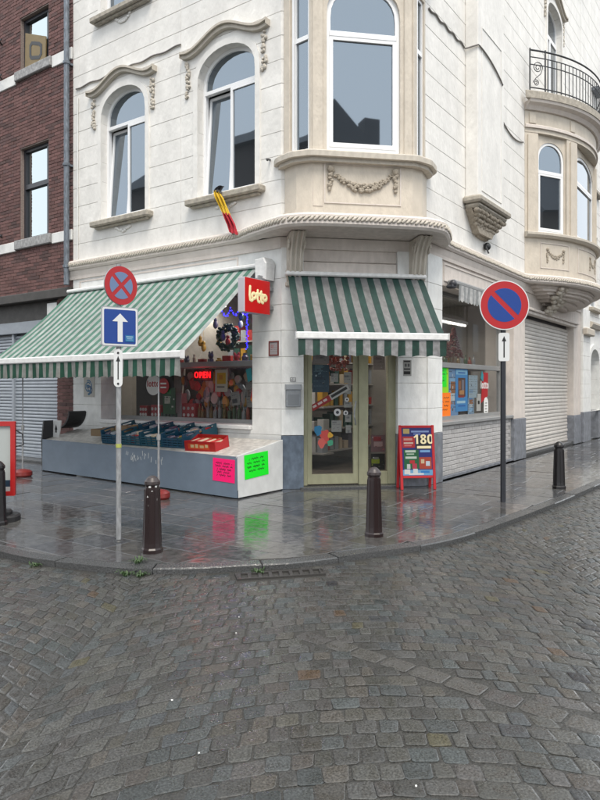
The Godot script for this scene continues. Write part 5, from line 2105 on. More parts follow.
# ------------------------------------------------------------------ the sales counter
func build_counter():
	var c := thing("sales_counter", "long grey blue counter with white end panel before the shop window", "counter", FL)
	# corners in the wall's axes: front left, front right; the top slopes up to the wall
	var a := Vector3(-5.2, 0, 0.86)
	var b := Vector3(0.10, 0, 1.18)
	var m := MB.new()
	var d := (b - a).normalized()
	var o := Vector3(-d.z, 0, d.x)
	m.quad(a + Vector3(0, 0.02, 0), b + Vector3(0, 0.02, 0), b + Vector3(0, 0.62, 0), a + Vector3(0, 0.62, 0), o)
	m.quad(a + Vector3(0, 0.62, 0), b + Vector3(0, 0.62, 0), b + Vector3(0, 0.62, 0) - o * 0.02, a + Vector3(0, 0.62, 0) - o * 0.02, Vector3.UP)
	m.quad(a + Vector3(0, 0.02, 0) - o * 0.02, b + Vector3(0, 0.02, 0) - o * 0.02, b + Vector3(0, 0.62, 0) - o * 0.02, a + Vector3(0, 0.62, 0) - o * 0.02, -o)
	obj("front_panel", m, M.counter, c)
	m = MB.new()
	m.ext(P2([0.09, 0.02, 1.155, 0.02, 1.18, 0.63, 0.09, 0.80]), Vector3(0.075, 0, 0), Vector3.BACK, Vector3.UP, Vector3.RIGHT, 0.0, 0.03, 0.004)
	obj("end_panel", m, M.counter_white, c)
	m = MB.new()
	var t := [Vector3(-5.2, 0.60, 0.85), Vector3(0.075, 0.61, 1.16), Vector3(0.075, 0.79, 0.09), Vector3(-5.2, 0.78, 0.07)]
	m.quad(t[0], t[1], t[2], t[3], Vector3.UP)
	var dn := Vector3(0, -0.02, 0)
	m.quad(t[0] + dn, t[1] + dn, t[2] + dn, t[3] + dn, Vector3.DOWN)
	obj("top_board", m, M.counter_top, c)
	m = MB.new()
	m.ext(P2([0.07, 0.0, 0.84, 0.0, 0.86, 0.62, 0.82, 0.98, 0.60, 0.98, 0.54, 0.66, 0.07, 0.76]), Vector3(-5.24, 0, 0), Vector3.BACK, Vector3.UP, Vector3.RIGHT, 0.0, 0.035, 0.004)
	obj("end_board", m, M.iron, c)
	m = MB.new()
	m.prism(P2([-5.2, 0.63, -5.02, 0.63, -4.94, 0.98, -5.2, 0.98]), 0.60, 0.62)
	obj("white_board", m, M.counter_white, c)
	m = MB.new()
	m.prism(P2([-5.12, 0.74, -5.08, 0.74, -5.08, 0.80, -5.06, 0.80, -5.1, 0.90, -5.14, 0.80, -5.12, 0.80]), 0.621, 0.624)
	obj("arrow_mark", m, M.black, c)
	for x in [-4.6, -3.0, -1.4]:
		m = MB.new()
		m.box(Vector3(x, 0.0, 0.1), Vector3(x + 0.05, 0.58, 0.15))
		m.box(Vector3(x, 0.0, 0.72), Vector3(x + 0.05, 0.58, 0.78))
		obj("leg", m, M.iron, c)
	# scratched white paint marks on the front
	m = MB.new()
	for i in 26:
		var x := lerpf(-2.55, -1.45, rng.randf())
		var p := a.lerp(b, (x + 5.2) / 5.3) + o * 0.002
		var y := 0.44 + rng.randf_range(-0.07, 0.07)
		var l := rng.randf_range(0.02, 0.09)
		var sl := rng.randf_range(-0.02, 0.03)
		m.quad(p + Vector3(0, y, 0), p + d * 0.012 + Vector3(0, y, 0), p + d * (0.012 + sl) + Vector3(0, y + l, 0), p + d * sl + Vector3(0, y + l, 0), o)
	obj("paint_scrawl", m, M.counter_white, c).set_meta("kind", "stuff")
	# bent black cover at the far end
	m = MB.new()
	var cv := PackedVector2Array()
	for i in 9:
		var an := PI * 0.5 * i / 8.0
		cv.append(Vector2(0.10 + 0.42 * sin(an), 0.80 + 0.34 * (1.0 - cos(an))))
	for i in range(8, -1, -1):
		var an := PI * 0.5 * i / 8.0
		cv.append(Vector2(0.10 + 0.39 * sin(an), 0.83 + 0.33 * (1.0 - cos(an))))
	m.ext(cv, Vector3(-5.44, 0, 0.05), Vector3.RIGHT, Vector3.UP, Vector3.BACK, 0.0, 0.4)
	single("black_cover", m, M.black, "bent black plastic cover at the far end of the counter", "cover", FL)
	# neon price sheets
	var yaw := atan2(-d.z, d.x)
	var fx := FL * Transform3D(Basis(Vector3.UP, yaw), a + o * 0.004)
	poster("price_sheet", "bright pink handwritten sheet on the counter front", print_mat(scrawl(3, Color(1.0, 0.05, 0.45), 5), 0.5, 0.95), fx, 4.80, 0.24, 0, 0.46, 0.34, -0.02, "", "sheet")
	var ex := FL * Transform3D(Basis(Vector3.UP, PI / 2), Vector3(0.109, 0, 1.02))
	poster("price_sheet", "bright green handwritten sheet on the white counter end", print_mat(scrawl(4, Color(0.05, 0.95, 0.15), 4), 0.5, 0.95), ex, 0.0, 0.27, 0, 0.56, 0.36, 0.05, "", "sheet")
	# crates
	var labels := ["teal plastic crate of packs among the crates on the counter"]
	var top := func(x: float, z: float): return lerpf(0.79, lerpf(0.60, 0.61, (x + 5.2) / 5.1), (z - 0.07) / 0.9)
	var cm := crate_meshes()
	for i in 8:
		var x := -3.1 + (i / 2) * 0.52
		var z := 0.68 if i % 2 == 0 else 0.27
		var tilt := 0.19
		var xf := FL * Transform3D(Basis(Vector3.UP, rng.randf_range(-0.06, 0.06)) * Basis(Vector3.RIGHT, tilt), Vector3(x, top.call(x, z) + 0.004, z))
		var cr := thing("plastic_crate", "teal plastic crate of small packs on the counter", "crate", xf, "teal crates on the counter")
		for k in cm.size():
			inst(["base", "side", "side", "end", "end", "handle_bar", "handle_bar"][k], cm[k], M.teal if i % 3 else M.teal2, cr)
		for k in 6:
			m = MB.new()
			var px := -0.19 + (k % 3) * 0.14
			var pz := -0.12 + (k / 3) * 0.15
			m.box(Vector3(px, 0.012, pz), Vector3(px + 0.11, 0.13 + rng.randf() * 0.07, pz + 0.13), 0.012)
			obj("pack", m, M["goods%d" % (rng.randi() % 7)], cr)
	for k in 3:
		var xf := at(FL, -3.75 + 0.34 * k, 0, 0.5)
		xf.origin.y = top.call(-3.75 + 0.34 * k, 0.5) + 0.03
		var bx := thing("cardboard_box", ["lowest open brown cardboard tray at the far end of the counter", "middle sized brown cardboard tray between two others on the counter", "deepest brown cardboard tray next to the teal crates"][k], "box", xf, "cardboard trays on the counter")
		m = MB.new()
		m.ring(rect(-0.16, -0.2, 0.16, 0.2), rect(-0.15, -0.19, 0.15, 0.19), 0, 0.13 + 0.04 * k)
		var bo := obj("walls", m, M.card, bx)
		bo.rotation.x = -PI / 2
		m = MB.new()
		m.box(Vector3(-0.155, 0.0, -0.195), Vector3(0.155, 0.05, 0.195))
		obj("bottom", m, M.card, bx)
	# red printed tray at the near end
	var rb := thing("snack_tray", "open red printed cardboard tray of snacks on the counter", "box", FL * Transform3D(Basis(Vector3.UP, 0.06) * Basis(Vector3.RIGHT, 0.17), Vector3(-0.86, top.call(-0.86, 0.78) + 0.002, 0.80)))
	var rp := print_mat(pic(96, 32, Color(0.75, 0.06, 0.04), [[0.12, 0.25, 0.7, 0.5, Color(0.85, 0.3, 0.06)], [0.2, 0.35, 0.12, 0.3, Color(0.9, 0.8, 0.6)], [0.36, 0.3, 0.1, 0.35, Color(0.9, 0.8, 0.6)], [0.5, 0.38, 0.14, 0.25, Color(0.9, 0.75, 0.55)], [0.68, 0.3, 0.1, 0.3, Color(0.9, 0.8, 0.6)]]))
	obj("front", sheet_mesh(0.62, 0.17, 0.006), rp, rb, Transform3D(Basis.IDENTITY, Vector3(-0.31, 0, 0.16)))
	obj("back", sheet_mesh(0.62, 0.2, 0.006), rp, rb, Transform3D(Basis.IDENTITY, Vector3(-0.31, 0, -0.18)))
	m = MB.new()
	for x in [-0.31, 0.304]:
		m.ext(P2([-0.18, 0, 0.16, 0, 0.16, 0.17, 0.0, 0.14, -0.18, 0.2]), Vector3(x, 0, 0), Vector3.BACK, Vector3.UP, Vector3.RIGHT, 0, 0.006)
	m.box(Vector3(-0.305, 0.0, -0.175), Vector3(0.305, 0.006, 0.16))
	obj("tray", m, M.sign_red, rb)
	for k in 7:
		m = MB.new()
		m.box(Vector3(-0.28 + k * 0.08, 0.01, -0.15), Vector3(-0.215 + k * 0.08, 0.13 + rng.randf() * 0.05, 0.13), 0.012)
		obj("snack", m, M.goods0 if k % 2 else M.goods3, rb)

func crate_meshes() -> Array:
	var out := []
	out.append(boxed(Vector3(-0.245, 0, -0.19), Vector3(0.245, 0.012, 0.19), 0.004).mesh())
	for z in [-1, 1]:
		var m := MB.new()
		for k in 4:
			m.box(Vector3(-0.25, 0.012 + k * 0.042, z * 0.19 - 0.006), Vector3(0.25, 0.012 + k * 0.042 + 0.03, z * 0.19 + 0.006), 0.003)
		for k in 5:
			m.box(Vector3(-0.25 + k * 0.12, 0.012, z * 0.19 - 0.009), Vector3(-0.23 + k * 0.12, 0.18, z * 0.19 + 0.009), 0.002)
		out.append(m.mesh())
	for x in [-1, 1]:
		var m := MB.new()
		m.ext(P2([-0.19, 0, 0.19, 0, 0.19, 0.24, 0.12, 0.24, 0.1, 0.19, -0.1, 0.19, -0.12, 0.24, -0.19, 0.24]), Vector3(x * 0.25, 0, 0), Vector3.BACK, Vector3.UP, Vector3.RIGHT, -0.008, 0.008, 0.003)
		out.append(m.mesh())
	for x in [-1, 1]:
		out.append(boxed(Vector3(x * 0.25 - 0.012, 0.222, -0.11), Vector3(x * 0.25 + 0.012, 0.245, 0.11), 0.004).mesh())
	return out

# ------------------------------------------------------------------ street furniture
func disc(r: float, z0: float, z1: float, seg := 40) -> MB:
	var m := MB.new()
	var p := PackedVector2Array()
	for i in seg: p.append(Vector2(r * cos(TAU * i / seg), r * sin(TAU * i / seg)))
	m.prism(p, z0, z1)
	return m

func disc_part(r: float, cut: Callable, z0: float, z1: float) -> MB:
	var p := PackedVector2Array()
	for i in 48: p.append(Vector2(r * cos(TAU * i / 48.0), r * sin(TAU * i / 48.0)))
	var m := MB.new()
	for q in cut.call(p):
		m.prism(q, z0, z1)
	return m

func bar(w: float, l: float, ang: float) -> PackedVector2Array:
	var d := Vector2(cos(ang), sin(ang))
	var n := Vector2(-d.y, d.x)
	return PackedVector2Array([-d * l - n * w, d * l - n * w, d * l + n * w, -d * l + n * w])

func rounded(w: float, h: float, r: float) -> PackedVector2Array:
	var p := PackedVector2Array()
	for c in [[w - r, -h + r, -PI / 2], [w - r, h - r, 0.0], [-w + r, h - r, PI / 2], [-w + r, -h + r, PI]]:
		for i in 6:
			var a: float = c[2] + PI / 2 * i / 5.0
			p.append(Vector2(c[0] + r * cos(a), c[1] + r * sin(a)))
	return p

func plate(w: float, h: float, r: float, z0: float, z1: float) -> MB:
	var m := MB.new()
	m.prism(rounded(w, h, r), z0, z1)
	return m

func build_street_things():
	var m: MB
	# --- sign post by the kerb: no stopping, one way, arrow plate
	var s := thing("sign_post", "galvanised pole with round no stopping sign above blue one way sign", "road sign", Transform3D(Basis.IDENTITY, Vector3(-1.92, 0, -7.05)))
	m = MB.new()
	m.tube(P3([0, -0.05, 0, 0, 2.93, 0]), 0.027, 12)
	obj("pole", m, M.steel, s)
	m = MB.new()
	m.lathe(P2([0.028, 0.99, 0.031, 0.99, 0.031, 1.03, 0.028, 1.03]), 12)
	obj("sticker_band", m, mat(0.35, 0.38, 0.08, 0.5), s)
	m = MB.new()
	m.lathe(P2([0.06, 0.0, 0.05, 0.012, 0.03, 0.02]), 12)
	obj("pole_foot", m, M.iron, s)
	var q := node("round_sign", s, Transform3D(Basis(Vector3.UP, 0.88), Vector3(0, 2.70, 0.0)) * Transform3D(Basis.IDENTITY, Vector3(0, 0, 0.045)))
	obj("plate_back", disc(0.205, -0.012, 0.0), M.sign_back, q)
	obj("red_disc", disc(0.203, 0.0005, 0.003), M.sign_red, q)
	var quarter := func(p):
		var r := [p]
		for a in [PI / 4, -PI / 4]:
			var nx := []
			for w in r:
				for c in Geometry2D.clip_polygons(w, bar(0.021, 0.4, a)): nx.append(c)
			r = nx
		return r
	obj("blue_quarters", disc_part(0.143, quarter, 0.0035, 0.005), M.sign_blue_pale, q)
	q = node("one_way_sign", s, Transform3D(Basis(Vector3.UP, 0.62), Vector3(0, 2.265, 0.0)) * Transform3D(Basis.IDENTITY, Vector3(0, 0, 0.04)))
	obj("plate_back", plate(0.2, 0.208, 0.025, -0.01, 0.0), M.sign_back, q)
	obj("white_edge", plate(0.19, 0.198, 0.022, 0.0005, 0.002), M.sign_white, q)
	obj("blue_field", plate(0.172, 0.18, 0.016, 0.0025, 0.004), M.sign_blue, q)
	m = MB.new()
	m.prism(P2([-0.027, -0.16, 0.027, -0.16, 0.027, 0.055, 0.085, 0.055, 0.0, 0.14, -0.085, 0.055, -0.027, 0.055]), 0.0045, 0.006)
	obj("arrow", m, M.sign_white, q)
	obj("sticker", sheet_mesh(0.10, 0.07, 0.0015), print_mat(pic(32, 22, Color(0.12, 0.5, 0.75), [[0.1, 0.2, 0.75, 0.14, Color(0.8, 0.9, 0.95)], [0.2, 0.5, 0.6, 0.12, Color(0.8, 0.9, 0.95)], [0.1, 0.75, 0.8, 0.08, Color(0.7, 0.85, 0.9)]])), q, Transform3D(Basis.IDENTITY, Vector3(0.055, -0.155, 0.0065)))
	q = node("arrow_plate", s, Transform3D(Basis(Vector3.UP, 0.12), Vector3(0, 1.83, 0.0)) * Transform3D(Basis.IDENTITY, Vector3(0, 0, 0.034)))
	obj("plate", plate(0.045, 0.20, 0.044, -0.004, 0.0), M.sign_white, q)
	m = MB.new()
	m.prism(P2([-0.006, -0.12, 0.006, -0.12, 0.006, 0.07, 0.022, 0.07, 0.0, 0.13, -0.022, 0.07, -0.006, 0.07]), 0.0005, 0.002)
	m.prism(bar(0.006, 0.006, 0.0), 0.0005, 0.002)
	obj("arrow", m, M.black, q)
	for y in [-0.165, 0.16]:
		m = disc(0.012, 0.0005, 0.004, 12)
		obj("bolt", m, M.black, q, Transform3D(Basis.IDENTITY, Vector3(0, y, 0)))
	# --- no parking sign on black post
	s = thing("sign_post", "black post with round blue and red no parking sign", "road sign", Transform3D(Basis.IDENTITY, Vector3(2.885, 0, -9.46)))
	m = MB.new()
	m.tube(P3([0, -0.05, 0, 0, 2.98, 0]), 0.038, 14)
	obj("pole", m, M.black_post, s)
	q = node("round_sign", s, Transform3D(Basis(Vector3.UP, 0.0), Vector3(0, 2.79, 0.0)) * Transform3D(Basis.IDENTITY, Vector3(0.0, 0, 0.06)))
	obj("plate_back", disc(0.352, -0.014, 0.0, 56), M.sign_back, q)
	obj("white_rim", disc(0.350, 0.0005, 0.002, 56), M.sign_white, q)
	obj("red_disc", disc(0.336, 0.0025, 0.004, 56), M.sign_red, q)
	var half := func(p): return Geometry2D.clip_polygons(p, bar(0.035, 0.5, -PI / 4))
	obj("blue_halves", disc_part(0.238, half, 0.0045, 0.006), M.sign_blue, q)
	q = node("arrow_plate", s, Transform3D(Basis(Vector3.UP, 0.0), Vector3(0, 2.20, 0.0)) * Transform3D(Basis.IDENTITY, Vector3(0, 0, 0.045)))
	obj("plate", plate(0.078, 0.20, 0.03, -0.006, 0.0), M.sign_white, q)
	m = MB.new()
	m.prism(P2([-0.009, -0.15, 0.009, -0.15, 0.009, 0.08, 0.032, 0.08, 0.0, 0.155, -0.032, 0.08, -0.009, 0.08]), 0.0005, 0.002)
	obj("arrow", m, M.black, q)
	m = MB.new()
	m.box(Vector3(-0.04, 2.66, 0.0), Vector3(0.04, 2.70, 0.05)); m.box(Vector3(-0.04, 2.86, 0.0), Vector3(0.04, 2.90, 0.05)); m.box(Vector3(-0.04, 2.1, 0.0), Vector3(0.04, 2.13, 0.04))
	obj("clamp", m, M.sign_back, s)
	# --- bollards
	var bb := bollard_mesh()
	var defs := [[Vector3(-1.46, 0, -6.58), M.bollard, "worn red brown cast iron bollard beside the galvanised sign pole"], [Vector3(0.81, 0, -7.29), M.bollard, "red brown cast iron bollard standing before the shop door"], [Vector3(4.18, 0, -10.75), M.bollard_black, "dark cast iron bollard before the beige roller shutter"], [Vector3(-3.58, 0, -7.9), M.bollard_black, "dark cast iron bollard beside the red framed pavement sign"]]
	for d in defs:
		var o := thing("bollard", d[2], "bollard", Transform3D(Basis(Vector3.UP, 0.2), d[0]), "bollards along the kerb")
		inst("shaft", bb[0], d[1], o)
		inst("cap", bb[1], M.bollard_cap if d[1] == M.bollard else M.bollard_black, o)
		if d[0].x < 0 and d[0].x > -2:
			m = MB.new()
			var r2 := RandomNumberGenerator.new()
			r2.seed = 3
			for k in 9:      # flaked paint
				var an := PI / 2 + r2.randf_range(-0.9, 0.9)
				var y := r2.randf_range(0.45, 0.66)
				var rr := lerpf(0.088, 0.066, y / 0.66) + 0.001
				m.xf = Transform3D(Basis(Vector3.UP, PI / 2 - an), Vector3(cos(an) * rr, y, sin(an) * rr))
				m.prism(P2([-0.012, -0.008, 0.006, -0.014, 0.014, 0.004, 0.002, 0.016, -0.01, 0.01]), -0.004, 0.001)
			m.xf = Transform3D.IDENTITY
			obj("paint_flakes", m, M.counter_white, o)
	# --- advertising A-board by the door
	s = thing("sandwich_board", "red framed sandwich board with colourful lottery poster beside the door", "sandwich board", at(FC, 1.86, 0.0, 0.30, -0.05))
	for side in [0, 1]:
		var lean := -0.13 if side == 0 else 0.13
		var xf := Transform3D(Basis(Vector3.RIGHT, lean), Vector3(0, 0, 0.13 if side == 0 else -0.13))
		for x in [0.0, 0.535]:
			m = MB.new()
			m.box(Vector3(x, 0, -0.015), Vector3(x + 0.045, 1.03, 0.015), 0.006)
			obj("upright", m, M.sign_red, s, xf)
		for y in [0.985, 0.185]:
			m = MB.new()
			m.box(Vector3(0.046, y, -0.013), Vector3(0.534, y + 0.04, 0.013), 0.005)
			obj("rail", m, M.sign_red, s, xf)
		var bl := Color(0.09, 0.14, 0.48)
		obj("poster", sheet_mesh(0.488, 0.76, 0.006), print_mat(pic(122, 190, bl, [
			[0.0, 0.0, 1.0, 0.17, Color(0.10, 0.13, 0.45)], [0.05, 0.02, 0.22, 0.11, Color(0.78, 0.68, 0.42)], [0.32, 0.06, 0.6, 0.04, Color(0.55, 0.65, 0.85)], [0.4, 0.12, 0.25, 0.03, Color(0.5, 0.6, 0.85)],
			[0.02, 0.18, 0.42, 0.24, Color(0.72, 0.10, 0.12)], [0.06, 0.22, 0.3, 0.05, Color(0.85, 0.6, 0.55)], [0.06, 0.3, 0.32, 0.04, Color(0.85, 0.75, 0.7)], [0.08, 0.36, 0.25, 0.03, Color(0.85, 0.5, 0.5)],
			[0.46, 0.17, 0.52, 0.28, Color(0.10, 0.10, 0.16)], [0.05, 0.46, 0.5, 0.4, Color(0.03, 0.38, 0.2)], [0.1, 0.47, 0.36, 0.05, Color(0.8, 0.85, 0.8)], [0.14, 0.54, 0.26, 0.03, Color(0.75, 0.82, 0.75)], [0.1, 0.6, 0.38, 0.05, Color(0.8, 0.85, 0.8)],
			[0.6, 0.47, 0.34, 0.05, Color(0.5, 0.7, 0.9)], [0.56, 0.62, 0.42, 0.25, Color(0.7, 0.25, 0.15)], [0.62, 0.66, 0.12, 0.09, Color(0.85, 0.75, 0.6)], [0.78, 0.7, 0.14, 0.1, Color(0.8, 0.85, 0.9)],
			[0.24, 0.68, 0.18, 0.07, Color(0.75, 0.12, 0.15)], [0.14, 0.76, 0.12, 0.1, Color(0.8, 0.82, 0.8)], [0.32, 0.75, 0.16, 0.12, Color(0.75, 0.2, 0.3)],
			[0.0, 0.88, 1.0, 0.12, Color(0.45, 0.68, 0.85)], [0.05, 0.87, 0.2, 0.1, Color(0.88, 0.88, 0.86)], [0.35, 0.86, 0.16, 0.09, Color(0.85, 0.88, 0.88)], [0.6, 0.9, 0.3, 0.05, Color(0.15, 0.5, 0.8)], [0.2, 0.95, 0.5, 0.04, Color(0.9, 0.9, 0.9)]])), s, xf * Transform3D(Basis.IDENTITY if side == 0 else Basis(Vector3.UP, PI), Vector3(0.046 if side == 0 else 0.534, 0.225, 0.004 if side == 0 else -0.004)))
		if side == 0:
			words("180", 0.15, 0.003, mat(0.72, 0.62, 0.38, 0.5), s, xf * Transform3D(Basis.IDENTITY, Vector3(0.40, 0.80, 0.013)), "numerals")
			m = MB.new()
			m.box(Vector3(0.29, 0.655, 0.011), Vector3(0.52, 0.695, 0.013))
			obj("caption_bar", m, mat(0.70, 0.60, 0.36, 0.5), s, xf)
	# --- pavement sign at the left edge: red frame on a rubber foot
	s = thing("pavement_sign", "red framed white poster sign on a black rubber foot", "sign", Transform3D(Basis(Vector3.UP, 0.18), Vector3(-3.86, 0, -8.12)))
	m = MB.new()
	m.ring(rounded(0.37, 0.455, 0.01), rounded(0.315, 0.40, 0.008), -0.03, 0.03)
	obj("frame", m, M.frame_red, s, Transform3D(Basis.IDENTITY, Vector3(0, 0.755, 0)))
	obj("poster", sheet_mesh(0.64, 0.81, 0.004), print_mat(pic(128, 162, Color(0.80, 0.83, 0.82), [[0.55, 0.45, 0.06, 0.05, Color(0.2, 0.25, 0.3)], [0.72, 0.50, 0.05, 0.04, Color(0.15, 0.2, 0.25)], [0.70, 0.60, 0.08, 0.03, Color(0.2, 0.22, 0.28)], [0.71, 0.645, 0.07, 0.03, Color(0.2, 0.22, 0.28)], [0.45, 0.86, 0.55, 0.10, Color(0.10, 0.22, 0.32)], [0.6, 0.83, 0.4, 0.04, Color(0.10, 0.22, 0.32)], [0.3, 0.93, 0.7, 0.05, Color(0.8, 0.8, 0.8)]])), s, Transform3D(Basis.IDENTITY, Vector3(-0.32, 0.35, 0.0)))
	m = MB.new()
	for x in [-0.22, 0.22]:
		m.tube(P3([x, 0.08, 0, x, 0.32, 0]), 0.018, 8)
	obj("springs", m, M.steel, s)
	m = MB.new()
	m.plan(rounded(0.42, 0.19, 0.15), 0.0, 0.075, 0.02)
	m.plan(rounded(0.33, 0.11, 0.09), 0.07, 0.13, 0.02)
	obj("foot", m, M.rubber, s)
	m = MB.new()
	m.tube(P3([0.37, 1.1, -0.02, 0.44, 1.05, -0.05, 0.45, 0.92, -0.05, 0.37, 0.9, -0.02]), 0.01, 6)
	obj("handle", m, M.iron, s)
	# --- gutter drain
	var g := grate_frame().affine_inverse()
	var ga := atan2(-g.x.y, g.x.x)
	s = thing("drain_grate", "slotted cast iron gutter drain at the foot of the kerb", "drain", Transform3D(Basis(Vector3.UP, ga), Vector3(g.origin.x, -0.056, g.origin.y)))
	m = MB.new()
	m.ring(rect(-0.40, -0.095, 0.40, 0.095), rect(-0.385, -0.07, 0.385, 0.07), -0.02, 0.012)
	obj("frame", m, M.grate, s, Transform3D(Basis(Vector3.RIGHT, -PI / 2), Vector3.ZERO))
	for i in 9:
		m = MB.new()
		var x := -0.375 + i * 0.094
		m.ext(P2([x - 0.022, 0.07, x + 0.012, 0.07, x + 0.028, -0.07, x - 0.006, -0.07]), Vector3.ZERO, Vector3.RIGHT, Vector3.BACK, Vector3.UP, -0.004, 0.012, 0.003)
		obj("grate_bar", m, M.grate, s)
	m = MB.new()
	m.box(Vector3(-0.386, -0.006, -0.071), Vector3(0.386, -0.005, 0.071))  # thin near-black sheet: the darkness of a deep drain is in its colour
	obj("pit_shade", m, M.pit_shade, s)
	# --- weeds at the kerb
	for w in [[Vector3(-1.55, -0.06, -5.965), 0.055], [Vector3(-1.42, -0.06, -5.955), 0.045], [Vector3(-0.38, -0.06, -6.06), 0.04], [Vector3(-1.5, -0.0, -6.17), 0.05], [Vector3(-2.5, -0.06, -6.27), 0.04]]:
		m = MB.new()
		for i in 34:
			var a := rng.randf() * TAU
			var l: float = w[1] * rng.randf_range(0.5, 1.2)
			var dir := Vector3(cos(a), 0, sin(a))
			var sd := Vector3(-sin(a), 0, cos(a)) * 0.007
			var b0 := dir * rng.randf_range(0.0, 0.06)
			var b1 := b0 + dir * l * 0.5 + Vector3(0, l * 0.8, 0)
			var b2 := b0 + dir * l + Vector3(0, l * rng.randf_range(0.4, 0.9), 0)
			m.quad(b0 - sd * 0.4, b0 + sd * 0.4, b1 + sd, b1 - sd, Vector3.UP)
			m.tri(b1 - sd, b1 + sd, b2, Vector3.UP)
		single("weed", m, M.leaf, "small green weed growing from the kerb joint", "weed", Transform3D(Basis.IDENTITY, w[0]), "weeds along the kerb")
	# --- scraps of litter on the cobbles
	for w in [[239, 617], [236, 633], [199, 753], [172, 700], [416, 786]]:
		var D: float = FOC * 1.67 / (w[1] - 388.0)
		m = MB.new()
		var pp := PackedVector2Array()
		for i in 7:
			var a := TAU * i / 7.0
			pp.append(Vector2(cos(a), sin(a)) * rng.randf_range(0.003, 0.007))
		m.plan(pp, 0.0, 0.004)
		single("paper_scrap", m, M.paper, "tiny white paper scrap lying on the wet cobbles", "litter", Transform3D(Basis.IDENTITY, Vector3((w[0] - 300.0) / FOC * D, -0.052, -D)), "paper scraps on the cobbles")

func bollard_mesh() -> Array:
	var m := MB.new()
	m.lathe(P2([0.105, -0.02, 0.105, 0.035, 0.094, 0.05, 0.090, 0.10, 0.074, 0.60, 0.072, 0.64]), 10, Vector3.ZERO, true)
	m.lathe(P2([0.072, 0.64, 0.066, 0.645, 0.066, 0.66, 0.074, 0.665]), 20)
	for k in 10:
		var a := TAU * (k + 0.0) / 10.0
		m.tube(PackedVector3Array([Vector3(cos(a) * 0.088, 0.06, sin(a) * 0.088), Vector3(cos(a) * 0.072, 0.62, sin(a) * 0.072)]), 0.006, 5)
	var c := MB.new()
	c.lathe(P2([0.074, 0.665, 0.078, 0.675, 0.076, 0.70, 0.064, 0.715, 0.05, 0.735, 0.028, 0.752, 0.0, 0.757]), 20)
	return [m.mesh(), c.mesh()]

# ------------------------------------------------------------------ behind the glass
func bottle_mesh(h: float, r: float) -> Mesh:
	var m := MB.new()
	m.lathe(P2([0.0, 0.0, r, 0.004, r, h * 0.6, r * 0.85, h * 0.68, r * 0.36, h * 0.78, r * 0.34, h * 0.95, r * 0.42, h * 0.96, r * 0.42, h, 0.0, h]), 12)
	return m.mesh()

func tube_lamp(F: Transform3D, x: float, y: float, z: float, l: float, turn: float, label: String, energy: float):
	var xf := at(F, x, y, z, turn)
	var t := thing("tube_light", label, "ceiling light", xf, "tube lights on the shop ceiling")
	var m := MB.new()
	m.box(Vector3(-l / 2, 0.0, -0.06), Vector3(l / 2, 0.07, 0.06), 0.01)
	obj("housing", m, M.white_paint, t)
	m = MB.new()
	m.tube(P3([-l / 2 + 0.03, -0.02, 0, l / 2 - 0.03, -0.02, 0]), 0.019, 10)
	obj("tube", m, M.tube, t)
	var al := AreaLight3D.new()
	al.name = "light"
	al.area_size = Vector2(l - 0.06, 0.04)
	al.light_energy = energy
	al.light_color = Color(1.0, 0.97, 0.92)
	al.shadow_enabled = true
	t.add_child(al)
	al.position = Vector3(0, -0.05, 0)
	al.rotation.x = -PI / 2

